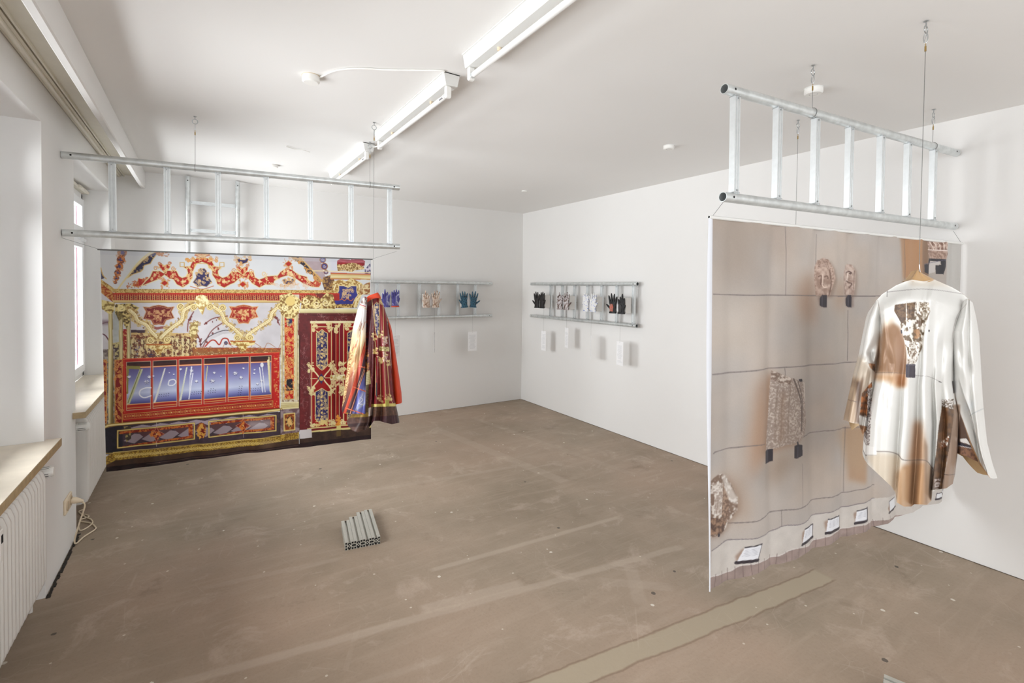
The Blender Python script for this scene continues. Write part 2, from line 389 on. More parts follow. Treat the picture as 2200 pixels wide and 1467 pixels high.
    for k in range(100):
        x = 262 + k*26.5; sl = max(-20, 22 - k*.6)
        c.line([(x + sl*.2, 642), (x - sl*.0 + 3, 706)], 2.4, (226, 186, 110)); c.poly([(x+9, 655), (x+20, 655), (x+20, 698), (x+9, 698)], (110, 28, 26))
        if k % 2: c.dot(x + 14, 668, 4, (240, 208, 150)); c.dot(x+14, 690, 4, (240, 208, 150))
    c.poly([(230, 712), (2600, 712), (2600, 740), (250, 740)], (214, 182, 110)); c.line([(240, 716), (2600, 716)], 2, (246, 226, 170)); c.line([(240, 738), (2600, 738)], 2, (140, 100, 50))
    # mirror wall below
    body = [(88, 740), (2500, 740), (2500, 1520), (88, 1520)]
    c.poly([(88, 610), (250, 742), (2500, 742), (2500, 1500), (88, 1500)], (206, 202, 206), mott=.07, cell=60)
    for a_, b_, d_ in (((1210, 850), (1150, 960), (1135, 1090)), ((1230, 1080), (1280, 1180), (1300, 1280)), ((1320, 1280), (1430, 1080), (1600, 960)), ((2140, 830), (2210, 920), (2250, 1010)), ((1340, 1000), (1450, 930), (1620, 900))):
        c.curve([a_, b_, d_], 6, (128, 70, 66), .85); c.filigree([a_, b_, (b_[0]+26, b_[1]), d_], 8, 14, 3, (120, 62, 60))
    c.curve([(1290, 1260), (1400, 1150), (1560, 1080), (1680, 1080)], 4, (70, 60, 70)); c.poly([(1330, 1275), (1440, 1180), (1560, 1120), (1690, 1110), (1740, 1240), (1740, 1280)], (222, 220, 222)); 
    c.curve([(1350, 1270), (1420, 1200), (1470, 1200), (1520, 1250), (1560, 1180), (1620, 1180), (1650, 1240), (1700, 1240)], 7, (176, 60, 40)); c.dot(1600, 1230, 24, (84, 84, 120))
    c.poly([(92, 950), (300, 955), (300, 1000), (92, 1010)], (150, 130, 140), soft=6); c.curve([(95, 1000), (180, 975), (260, 990)], 4, (110, 80, 90)); c.curve([(95, 1110), (150, 1140), (190, 1200)], 6, (110, 70, 80))
    # reflected hall: little columns and dark bays
    c.poly2([(455, 1110), (1240, 1120), (1250, 1420), (455, 1430)], (196, 164, 96), (92, 58, 56), 16, .5, 3)
    c.poly([(455, 1070), (640, 1070), (640, 1110), (455, 1115)], (80, 58, 66)); c.poly([(455, 1105), (1180, 1110), (1240, 1160), (1240, 1180), (1100, 1145), (455, 1130)], (214, 178, 110)); c.poly([(455, 1135), (900, 1140), (900, 1165), (455, 1170)], (140, 60, 36))
    for x, w_ in ((475, 14), (590, 12), (1010, 18), (1080, 14), (1140, 18), (960, 8), (880, 10), (700, 8), (1215, 16)):
        c.poly([(x-w_, 1170), (x+w_, 1170), (x+w_, 1420), (x-w_, 1420)], (220, 204, 150)); c.poly([(x+w_, 1180), (x+w_+14, 1180), (x+w_+14, 1410), (x+w_, 1410)], (96, 60, 44))
    c.poly([(500, 1180), (560, 1180), (575, 1410), (505, 1410)], (86, 80, 120)); c.curve([(520, 1200), (570, 1280), (540, 1400)], 6, (220, 180, 140)); c.poly([(655, 1290), (750, 1290), (750, 1400), (655, 1400)], (66, 56, 88))
    c.poly2([(1200, 1285), (2440, 1290), (2440, 1345), (1200, 1340)], (206, 150, 80), (150, 62, 40), 8, .5, 3); c.poly2([(1200, 1335), (2440, 1340), (2440, 1400), (1200, 1395)], (226, 210, 160), (150, 120, 70), 7, .5, 5)
    c.filigree([(460, 1120), (1250, 1130), (1250, 1410), (460, 1410)], 260, 20, 2.6, (226, 200, 140)); c.filigree([(460, 1120), (1250, 1130), (1250, 1410), (460, 1410)], 160, 18, 3, (110, 62, 44)); c.filigree([(1200, 1290), (2440, 1300), (2440, 1395), (1200, 1395)], 260, 20, 2.6, (150, 96, 56)); c.filigree([(1150, 960), (1280, 960), (1250, 1200), (1140, 1180)], 40, 22, 3, (180, 140, 80))
    for k in range(5): c.curve([(1560 + k*170, 1290), (1600 + k*170, 1230), (1690 + k*170, 1280)], 4, (176, 120, 80), .6)
    # columns at the left
    c.poly([(240, 830), (350, 830), (350, 1240), (240, 1240)], (176, 180, 176), mott=.1, cell=30)
    c.poly2([(240, 1230), (350, 1210), (350, 1440), (240, 1440)], (196, 180, 120), (80, 64, 66), 10)
    for x0, x1_ in ((185, 238), (312, 360), (405, 452)):
        c.grad([(x0, 850), (x1_, 850), (x1_, 1500), (x0, 1500)], [(0, (190, 172, 108)), (.35, (240, 230, 180)), (.6, (206, 190, 130)), (1, (130, 108, 60))], (x0, 900), (x1_, 900)); c.line([((x0*2+x1_)/3, 860), ((x0*2+x1_)/3, 1500)], 1.5, (150, 126, 76))
    c.poly2([(362, 1060), (405, 1060), (405, 1420), (362, 1420)], (150, 40, 34), (214, 160, 100), 7, .6)
    c.poly2([(88, 700), (260, 740), (260, 830), (215, 880), (180, 870), (88, 800)], (232, 212, 136), (140, 110, 44), 10, .55, 6)
    c.poly2([(262, 760), (450, 745), (560, 800), (520, 850), (440, 900), (440, 980), (400, 1060), (370, 1000), (350, 900), (270, 880)], (224, 200, 120), (96, 74, 36), 9, .5, 6)
    c.spiral(335, 800, 46, 8, (240, 222, 150)); c.poly2([(262, 850), (360, 850), (340, 940), (310, 960)], (140, 120, 60), (70, 58, 30), 8)
    # shields
    def shield(x, y, k, base, gold):
        p = [(x-185, y-100), (x-110, y-95), (x-70, y-110), (x, y-122), (x+70, y-110), (x+110, y-95), (x+185, y-100), (x+150, y-40), (x+185, y+35), (x+90, y+62), (x+60, y+120), (x, y+112), (x-60, y+120), (x-90, y+62), (x-185, y+45), (x-150, y-40)]
        p = [(x + (a-x)*k, y + (b-y)*k) for a, b in p]
        c.poly(p, base, mott=.12, cell=18); c.line(p + p[:1], 4, gold); q = [(x + (a-x)*.86, y + (b-y)*.86) for a, b in p]; c.line(q + q[:1], 2, gold)
        c.poly2([(x-60*k, y-60), (x+60*k, y-60), (x+70*k, y+10), (x+36*k, y+30), (x+30*k, y+80), (x-30*k, y+80), (x-36*k, y+30), (x-70*k, y+10)], gold, base, 8, .55, 5)
        for sx in (-1, 1): c.poly2([(x+sx*115*k-16, y-50), (x+sx*115*k+16, y-50), (x+sx*115*k+10, y+40), (x+sx*115*k-10, y+40)], gold, base, 6, .5); c.filigree([(x+sx*80-30, y-60), (x+sx*80+60, y-60), (x+sx*80+60, y+50), (x+sx*80-30, y+50)], 10, 16, 2, gold)
    c.curve([(690, 1010), (760, 1050), (850, 1040), (960, 1060)], 14, (150, 90, 84), .7)
    shield(790, 890, 1.0, (118, 34, 34), (206, 156, 108)); shield(1815, 880, .95, (166, 42, 34), (226, 180, 120))
    # gilded garlands
    def garland(pts, w_=17):
        for a, b in smooth(pts, 3): c.filigree([(a-44, b-44), (a+44, b-44), (a+44, b+44), (a-44, b+44)], 7, 20, 3.4, (214, 184, 116)); c.filigree([(a-40, b-40), (a+40, b-40), (a+40, b+40), (a-40, b+40)], 4, 15, 2.4, (146, 106, 54))
        c.curve(pts, w_ + 4, (170, 128, 60)); c.curve(pts, w_, (234, 216, 154)); P = smooth(pts, 5)
        for a, b in P[1:-1:1]: c.dot(a, b, 7, (150, 110, 50)); c.spiral(a + 6, b - 6, 14, 2, (250, 238, 190))
    garland([(440, 830), (505, 890), (540, 960), (640, 1010), (700, 1090), (775, 1160)]); garland([(1190, 775), (1090, 840), (1065, 950), (960, 1035), (870, 1110), (815, 1165)])
    garland([(1430, 775), (1540, 860), (1590, 970), (1680, 1040), (1790, 1140)]); garland([(2250, 780), (2160, 860), (2130, 950), (2010, 1030), (1880, 1120), (1850, 1160)])
    for x, y, tn in ((690, 1195, 1), (892, 1195, -1), (1212, 790, 1), (1408, 790, -1), (1740, 1165, 1), (1890, 1165, -1), (2262, 785, 1), (1050, 790, -1), (1560, 800, 1)):
        c.dot(x, y, 44, (226, 200, 120)); c.spiral(x, y, 40, 7, (250, 234, 170), tn); c.spiral(x, y, 34, 3, (140, 100, 44), tn)
    c.poly2([(1240, 660), (1310, 640), (1375, 665), (1400, 740), (1350, 800), (1320, 890), (1290, 850), (1250, 780), (1225, 720)], (248, 236, 184), (196, 158, 84), 9, .55, 5)
    c.poly2([(1180, 990), (1270, 960), (1260, 1080), (1200, 1180), (1150, 1140)], (232, 216, 150), (160, 130, 70), 9)
    for x, y in ((790, 1265), (1805, 1225)):
        c.poly2([(x-155, y-25), (x+155, y-25), (x+140, y+22), (x+60, y+45), (x+20, y+110), (x-20, y+110), (x-60, y+45), (x-140, y+22)], (240, 222, 150), (170, 124, 54), 8, .52, 6); c.poly([(x-155, y-25), (x+155, y-25), (x+150, y-8), (x-150, y-8)], (180, 110, 56))
    # pillar with red panel
    c.frame(*B)
    c.poly([(575, 640), (800, 640), (800, 1500), (575, 1500)], (216, 204, 176), mott=.1, cell=14)
    c.frame(*D)
    c.poly2([(530, -240), (745, -240), (745, 680), (530, 650)], (216, 208, 190), (170, 148, 116), 12, .55, 4)
    for x in (548, 700, 716, 738): c.line([(x, -330), (x, 650)], 7, (232, 216, 156)); c.line([(x+6, -330), (x+6, 650)], 2, (132, 100, 50))
    pan = [(576, -330), (684, -330), (680, 618), (580, 622)]
    c.poly(pan, (186, 36, 28)); c.line(pan + pan[:1], 3, GOLD); c.filigree(pan, 210, 17, 2.5, (230, 176, 96))
    c.dot(630, -255, 34, (54, 52, 92), ry=56); c.filigree([(600, -300), (660, -300), (660, -205), (600, -205)], 12, 14, 2.4, (222, 184, 120))
    c.poly2([(600, 395), (665, 395), (672, 520), (592, 530)], (34, 26, 40), (200, 150, 90), 12, .6)
    for y in (60, 180, 340): c.dot(628, y, 26, (214, 150, 84)); c.spiral(628, y, 20, 3, (170, 50, 30))
    c.poly2([(545, 630), (735, 630), (735, 665), (545, 665)], (216, 204, 180), (140, 104, 70), 8)
    c.grad([(535, 655), (742, 650), (745, 735), (528, 748)], [(0, (236, 226, 176)), (.5, (214, 196, 130)), (1, (240, 230, 180))], (640, 650), (640, 745))
    for y in (672, 690, 712): c.line([(536, y), (742, y-6)], 2, (160, 134, 80))
    c.frame(*B)
    c.poly2([(560, 650), (700, 620), (810, 700), (800, 860), (730, 930), (650, 935), (575, 880)], (240, 222, 150), (150, 112, 54), 9, .52, 6)
    c.dot(690, 720, 60, (236, 206, 120)); c.spiral(620, 800, 40, 6, (250, 236, 180)); c.spiral(760, 800, 40, 6, (250, 236, 180), -1)
    c.poly([(985, 625), (1150, 630), (1150, 700), (1060, 690)], (120, 44, 40))
    c.poly2([(830, 700), (900, 640), (980, 660), (1060, 690), (1130, 620), (1210, 640), (1250, 790), (1230, 820), (815, 820)], (234, 210, 134), (136, 98, 44), 10, .5, 6)
    for x, y in ((880, 720), (1010, 760), (1120, 740)): c.spiral(x, y, 46, 6, (250, 234, 176))
    c.grad([(805, 812), (1670, 812), (1670, 880), (805, 868)], [(0, (238, 230, 180)), (.6, (222, 210, 150)), (1, (150, 120, 80))], (1000, 812), (1000, 874))
    # marble door surround
    c.poly([(790, 866), (1670, 870), (1670, 1010), (925, 1010), (925, 1600), (800, 1600), (800, 1140), (785, 1130)], (104, 42, 42), mott=.16, cell=18)
    for k in range(46):
        x, y = 800 + rng.rand()*800, 880 + rng.rand()*110
        if rng.rand() < .4: x, y = 805 + rng.rand()*105, 900 + rng.rand()*600
        p = [(x, y)]
        for _ in range(4): p.append((p[-1][0] + rng.randn()*22, p[-1][1] + rng.randn()*22))
        c.line(p, 1.4, (206, 170, 166), .6)
    c.line([(820, 890), (1430, 895)], 3, (70, 24, 28)); c.line([(820, 1000), (925, 1000)], 3, (60, 20, 24))
    c.frame(*D)
    c.poly([(748, -330), (864, -330), (868, 960), (745, 970)], (104, 40, 42), mott=.16, cell=16)
    for k in range(60):
        x, y = 752 + rng.rand()*105, -100 + rng.rand()*1050
        p = [(x, y)]
        for _ in range(4): p.append((p[-1][0] + rng.randn()*14, p[-1][1] + rng.randn()*18))
        c.line(p, 1.3, (190, 150, 150), .55)
    c.poly([(738, -100), (752, -100), (748, 970), (738, 975)], (60, 24, 26))
    door = [(866, -260), (1600, -260), (1600, 980), (870, 985)]
    c.poly(door, (150, 26, 26), mott=.1, cell=30); c.poly([(866, -260), (1600, -260), (1600, -235), (866, -232)], (236, 226, 176))
    c.poly([(1120, -230), (1150, -230), (1150, 920), (1130, 930)], (112, 16, 32)); c.poly([(1185, -230), (1235, -230), (1235, 920), (1190, 930)], (122, 18, 40))
    for x, w_ in ((882, 5), (1106, 5), (1158, 3), (1198, 3), (1245, 6), (1470, 6)): c.line([(x, -230), (x, 930)], w_, (226, 208, 150))
    c.line([(890, -195), (1100, -195)], 6, (226, 208, 150)); c.line([(1250, -195), (1460, -195)], 6, (226, 208, 150))
    for x, y in ((910, -190), (1085, -190), (880, 260), (1115, 250), (880, 520), (1115, 520), (1230, 250), (1230, 520), (1180, -180), (885, 920), (1115, 900), (1225, 900), (1290, -190)):
        c.filigree([(x-34, y-50), (x+34, y-50), (x+34, y+50), (x-34, y+50)], 16, 18, 4.5, (232, 214, 150))
    for s_ in (-1, 1):
        for y in (290, 480):
            e = 250 if y == 290 else 520
            c.curve([(992 + s_*20, 385), (992 + s_*50, (385*2+e)/3), (992 + s_*90, (385+2*e)/3), (992 + s_*118, e)], 8, (236, 222, 166))
    c.poly([(992, 330), (1030, 385), (992, 450), (950, 385)], NAVY); c.dot(992, 388, 26, GOLD); c.line([(870, 388), (945, 388)], 4, CREAM); c.line([(1035, 380), (1100, 380)], 4, CREAM)
    def bluepanel(x0, x1_, y0, y1):
        p = [(x0, y0+40), (x0+30, y0+25), ((x0+x1_)/2, y0), (x1_-30, y0+25), (x1_, y0+40), (x1_, y1-50), (x1_-30, y1-20), ((x0+x1_)/2, y1), (x0+30, y1-20), (x0, y1-50)]
        c.line(p + p[:1], 8, (228, 208, 140)); c.poly(p, (54, 48, 104)); c.filigree(p, int((y1-y0)/4.2), 15, 2.0, (226, 196, 130))
        m = (x0+x1_)/2
        for y in range(int(y0)+50, int(y1)-30, 44): c.dot(m, y, 11, (236, 200, 120))
    bluepanel(940, 1058, -160, 290); bluepanel(928, 1066, 500, 890); bluepanel(1290, 1410, -160, 290); bluepanel(1290, 1410, 500, 890)
    c.poly2([(1092, 350), (1262, 340), (1262, 400), (1092, 408)], (238, 228, 180), (214, 196, 130), 12)
    c.dot(1110, 378, 12, (190, 140, 60)); c.dot(1245, 370, 12, (190, 140, 60)); c.filigree([(1120, 290), (1240, 280), (1240, 340), (1120, 350)], 24, 16, 4, (226, 196, 140)); c.filigree([(1120, 405), (1240, 400), (1240, 480), (1120, 480)], 24, 16, 4, (226, 196, 140))
    c.filigree([(925, 860), (1070, 860), (1070, 915), (925, 915)], 26, 18, 4, (228, 200, 120))
    c.poly([(862, 935), (1600, 870), (1600, 905), (862, 975)], (120, 24, 30)); c.line([(870, 945), (1600, 878)], 7, (226, 206, 130)); c.poly([(862, 975), (1600, 905), (1600, 930), (862, 1003)], (222, 204, 130))
    c.poly([(1165, 910), (1215, 905), (1215, 960), (1165, 975)], (220, 204, 120)); c.filigree([(1165, 800), (1210, 800), (1210, 905), (1165, 905)], 24, 14, 4, (226, 150, 60))
    # case of jewels
    c.frame(*Cc)
    c.poly2([(88, 60), (245, 60), (245, 930), (88, 960)], (110, 96, 92), (170, 160, 150), 12, .5, 3)
    c.grad([(168, 60), (226, 60), (226, 915), (172, 925)], [(0, (190, 172, 108)), (.35, (240, 230, 180)), (.6, (206, 190, 130)), (1, (130, 108, 60))], (168, 100), (226, 100))
    out = [(238, 178), (330, 172), (1781, 108), (2090, 96), (2092, 722), (1781, 775), (330, 888), (245, 895)]
    c.poly(out, (176, 36, 28), mott=.05)
    for x0, x1_ in ((97, 150), (245, 326)):
        q = [(x0, 180), (x1_, 176), (x1_, 885), (x0, 895)]; c.poly(q, (132, 28, 28)); c.line(q + q[:1], 3.5, GOLD); c.filigree(q, 70, 19, 2.8, (214, 150, 84))
    c.poly2([(2022, 100), (2086, 98), (2086, 720), (2030, 728)], (186, 34, 28), (214, 150, 90), 9, .62)
    c.line([(330, 172), (2090, 96)], 5, (216, 96, 60)); c.line([(345, 180), (355, 770)], 3, (210, 90, 60))
    xs = [(375, 645), (670, 935), (960, 1215), (1240, 1485), (1510, 1745), (1762, 1996)]
    tp = lambda x: 205 - (x-375)*.047; bt = lambda x: 745 - (x-375)*.082; bl = lambda x: 682 - (x-375)*.068; lt = lambda x: 272 - (x-375)*.043
    for k, (a, b) in enumerate(xs):
        q = [(a, tp(a)), (b, tp(b)), (b, bt(b)), (a, bt(a))]
        c.poly(q, (60, 30, 34), mott=.3, cell=14); c.poly([(a, lt(a)-40), (b, lt(b)-40), (b, lt(b)), (a, lt(a))], (70, 34, 30)); c.line([(a, lt(a)-4), (b, lt(b)-4)], 8, (216, 120, 70)); c.line([(a, lt(a)-4), (b, lt(b)-4)], 3, (250, 210, 160))
        c.grad([(a, lt(a)+4), (b, lt(b)+4), (b, bl(b)), (a, bl(a))], [(0, (98, 88, 150)), (.35, (138, 140, 196)), (.7, (196, 206, 234)), (.85, (140, 146, 204)), (1, (74, 74, 146))], (a, lt(a)), (a + 20, bl(a)))
        c.poly([(a, bl(a)), (b, bl(b)), (b, bt(b)), (a, bt(a))], (172, 36, 30)); c.line([(a, bl(a)), (b, bl(b))], 5, (236, 170, 110)); c.line([(a, bl(a)+30), (b, bl(b)+30)], 3, (200, 90, 60)); c.line([(a+4, bt(a)-22), (b, bt(b)-22)], 3, (230, 180, 100))
        c.line(q + q[:1], 3, (206, 176, 140))
    c.poly([(375, 245), (530, 250), (530, 285), (400, 280), (392, 560), (375, 560)], (150, 140, 70)); c.poly([(520, 285), (560, 280), (410, 670), (378, 680), (380, 640)], (200, 204, 160)); c.line([(530, 290), (390, 660)], 4, (120, 120, 60))
    c.poly([(795, 275), (810, 275), (700, 655), (676, 660)], (226, 226, 220)); c.poly([(1040, 262), (1054, 262), (985, 630), (962, 640)], (220, 224, 206)); c.line([(1280, 250), (1262, 420)], 5, (206, 200, 150)); c.line([(1970, 150), (1990, 540)], 9, (200, 180, 120)); c.poly([(1950, 180), (1972, 170), (1992, 540), (1980, 540)], (230, 220, 170))
    W = (238, 240, 246)
    c.curve([(648, 490), (590, 492), (530, 520), (520, 570), (570, 602), (648, 580)], 6, W); c.curve([(850, 410), (900, 400), (925, 430), (890, 465), (840, 460), (850, 410)], 5, W)
    for x, y, r in ((405, 370, 26), (630, 370, 26), (600, 425, 34), (1155, 420, 24), (1355, 325, 20), (1335, 415, 34), (1592, 330, 34), (1655, 378, 24), (978, 285, 18), (1100, 300, 26), (1683, 275, 16), (1805, 330, 16), (1808, 290, 14), (675, 360, 14), (900, 342, 12), (850, 325, 10), (1430, 365, 12), (1888, 415, 20), (1840, 448, 18)):
        st = [(x + r*(1.0 if q % 2 else .55)*math.cos(q*math.pi/6 + r), y + r*.75*(1.0 if q % 2 else .55)*math.sin(q*math.pi/6 + r)) for q in range(12)]
        c.poly2([(a, b + 6) for a, b in st], (70, 70, 120), (90, 90, 150), 6); c.poly2(st, W, (150, 150, 180), 5, .5, 5)
    c.line([(1100, 260), (1090, 345)], 6, W); c.line([(1085, 345), (1075, 600)], 3, W); c.line([(1115, 330), (1070, 620)], 5, (236, 238, 250)); c.line([(1865, 265), (1900, 540)], 5, W); c.line([(1892, 245), (1928, 540)], 4, (230, 232, 240)); c.dot(1892, 235, 20, W, .9, 26)
    for x0, y0, n, m in ((1105, 545, 5, 2), (1290, 530, 4, 2), (1640, 480, 2, 5), (740, 570, 5, 2), (1770, 505, 5, 2), (1320, 505, 2, 1)):
        for i in range(n):
            for j in range(m): c.dot(x0 + i*26 - j*4, y0 + j*24 - i*3, 4.5, (44, 40, 60))
    # frieze under the panes
    fr = [(340, 790), (2015, 640), (2015, 705), (340, 845)]; c.poly(fr, (158, 34, 30)); c.line(fr + fr[:1], 2.5, GOLD)
    for k in range(58):
        x = 360 + k*28.6; y = 815 - (x-350)*.083
        c.dot(x, y, 10, (206, 140, 76), .9, 13); c.dot(x, y, 4, (150, 40, 34) if k % 3 else (246, 232, 170)); c.line([(x+14, y-20), (x+14, y+18)], 1.6, (214, 160, 90))
    c.line([(340, 872), (1781, 752), (2090, 722)], 5, (110, 20, 22))
    for w_, col in ((17, (150, 112, 44)), (11, (216, 186, 100)), (4, (246, 230, 170))): c.curve([(95, 955), (150, 925), (250, 905), (900, 850), (1781, 772), (2110, 738)], w_, col)
    # wainscot
    ws = [(95, 975), (150, 940), (260, 918), (1781, 788), (2100, 762), (2100, 1062), (1781, 1095), (230, 1235), (100, 1240)]
    c.poly(ws, (72, 56, 66), mott=.2, cell=24)
    for k in range(8):
        x = 400 + k*200; y = 925 - k*17
        c.poly([(x, y+20), (x+150, y-20), (x+250, y-10), (x+90, y+60)], (166, 150, 160)); c.poly([(x-60, y+160), (x+60, y+80), (x+190, y+90), (x+60, y+190)], (156, 138, 146)); c.poly([(x+90, y+60), (x+250, y+20), (x+300, y+70), (x+170, y+120)], (96, 66, 70))
    c.poly([(130, 950), (330, 915), (330, 1200), (130, 1230)], (44, 40, 52), mott=.3, cell=20)
    c.poly2([(345, 925), (425, 915), (425, 1060), (370, 1100)], (70, 60, 50), (170, 150, 90), 14)
    for q in ([(275, 972), (1130, 892), (1130, 1073), (275, 1163)], [(1295, 873), (2050, 805), (2050, 975), (1295, 1048)]):
        for w_, col in ((9, (130, 96, 40)), (5, (232, 206, 120))): c.line(q + q[:1], w_, col)
        (x0, y0), (x1_, y1), (x2, y2), (x3, y3) = q
        c.poly2([(x0+20, y0+10), (x1_-20, y1+10), (x1_-20, y1+38), (x0+20, y0+40)], (132, 44, 26), (190, 110, 50), 7); c.poly2([(x3+300, y3-60), (x2-20, y2-42), (x2-20, y2-12), (x3+20, y3-12)], (132, 44, 26), (190, 110, 50), 7)
        c.poly2([(x1_-70, y1+10), (x1_-20, y1+10), (x1_-20, y2-12), (x1_-60, y2-12)], (140, 46, 26), (196, 116, 50), 8)
    c.poly2([(100, 985), (130, 980), (128, 1180), (104, 1185)], (60, 40, 40), (200, 170, 90), 10)
    for x, y in ((710, 1010), (1680, 925)):
        d = [(x, y-80), (x+22, y-34), (x+84, y), (x+22, y+34), (x, y+90), (x-22, y+34), (x-84, y), (x-22, y-34)]
        c.poly(d, (122, 34, 26)); c.line(d + d[:1], 2.5, (196, 130, 100)); c.filigree(d, 16, 16, 3, (212, 130, 60)); c.dot(x, y, 8, (230, 190, 110)); c.line([(x, y+90), (x, y+135)], 2, (206, 190, 190)); c.line([(x, y-80), (x, y-130)], 2, (206, 190, 190))
    for x, y in ((1212, 972),):
        o = [(x-42, y-40), (x-20, y-80), (x+20, y-80), (x+42, y-40), (x+42, y+50), (x+20, y+84), (x-20, y+84), (x-42, y+50)]
        c.poly(o, (112, 28, 24)); c.line(o + o[:1], 4, (160, 90, 50)); c.filigree(o, 26, 16, 4, (216, 160, 70))
    # pillar foot
    c.frame(*D)
    c.poly2([(530, 740), (745, 722), (745, 990), (530, 1020)], (156, 138, 140), (110, 82, 86), 22, .5, 4)
    q = [(570, 790), (692, 778), (692, 965), (572, 978)]; c.poly2(q, (140, 70, 30), (196, 140, 66), 8, .6); c.line(q + q[:1], 6, (232, 206, 120))
    o = [(600, 840), (630, 812), (660, 830), (672, 870), (660, 920), (630, 940), (602, 915), (592, 870)]; c.poly(o, (40, 26, 34)); c.dot(631, 872, 24, (206, 140, 60), 1, 44); c.filigree([(600, 830), (660, 830), (660, 920), (600, 920)], 14, 14, 3, (236, 190, 110))
    c.line([(528, 735), (528, 1020)], 3, (60, 40, 40))
    # gilded skirting
    c.frame(*Cc)
    sk = [(100, 1310), (230, 1220), (1781, 1082), (2312, 1030), (2312, 975), (2312, 1045), (1781, 1150), (250, 1300), (105, 1390)]
    sk = [(100, 1300), (160, 1250), (230, 1215), (1781, 1075), (2095, 1030), (2095, 1022), (2312, 990), (2312, 1062), (2095, 1100), (1781, 1150), (250, 1300), (105, 1375)]
    c.poly2(sk, (196, 160, 60), (130, 96, 34), 5, .5, 5); c.line([(225, 1215), (1781, 1076), (2095, 1028)], 5, (224, 196, 110)); c.line([(235, 1222), (2095, 1036)], 2, (90, 66, 30))
    for k in range(64):
        x = 255 + k*29; c.spiral(x, 1256 - (x-255)*.089, 17, 3, (228, 198, 110), 1)
    c.line([(110, 1225), (225, 1222)], 4, (200, 170, 90))
    # dark floor of the print
    fl = [(105, 1378), (250, 1302), (1781, 1152), (2312, 1064), (2312, 960), (3200, 900), (3200, 1600), (100, 1700)]
    c.poly([(105, 1376), (250, 1300), (1781, 1150), (2312, 1064), (2312, 1800), (100, 1800)], (78, 56, 42), mott=.2, cell=24)
    c.poly([(105, 1385), (250, 1362), (1781, 1196), (2320, 1120), (2320, 1800), (100, 1800)], (42, 24, 26), mott=.4, cell=20)
    c.line([(600, 1340), (1781, 1215), (2300, 1140)], 3, (150, 120, 110), .5)
    c.frame(*D)
    c.poly([(745, 1010), (885, 990), (1600, 930), (1600, 1400), (745, 1400)], (70, 50, 40), mott=.3, cell=24)
    c.poly([(745, 1110), (1600, 1010), (1600, 1400), (745, 1400)], (44, 26, 30), mott=.3, cell=24)
    c.poly([(1165, 975), (1215, 965), (1215, 1030), (1165, 1040)], (120, 96, 44), .7)
    c.poly([(748, 965), (880, 950), (887, 1045), (750, 1062)], (206, 198, 198))
    c.poly([(300, 1080), (460, 1060), (450, 1160), (340, 1180)], (150, 120, 90), .35, soft=14); c.poly([(160, 870), (430, 850), (430, 930), (160, 950)], (220, 214, 214), .5, soft=12)
    # hem seam, weave shade
    c.img *= (.92 + .035*(fbm(c.h, c.w, 90, 5) - .5))[..., None].astype(np.float32)
    c.frame(0, 0, 1)
    c.poly([(215, 536), (797, 557), (797, 566), (215, 547)], (176, 180, 190), .35)
    lum = c.img.mean(-1, keepdims=True); wy = np.clip((c.img[..., 1:2]/(c.img[..., 0:1] + 1) - .62)/.2, 0, 1)*.16; c.img = c.img*(1 - wy) + lum*wy; c.img = np.clip((c.img - 118)*1.07 + 112, 4, 235)
    return c
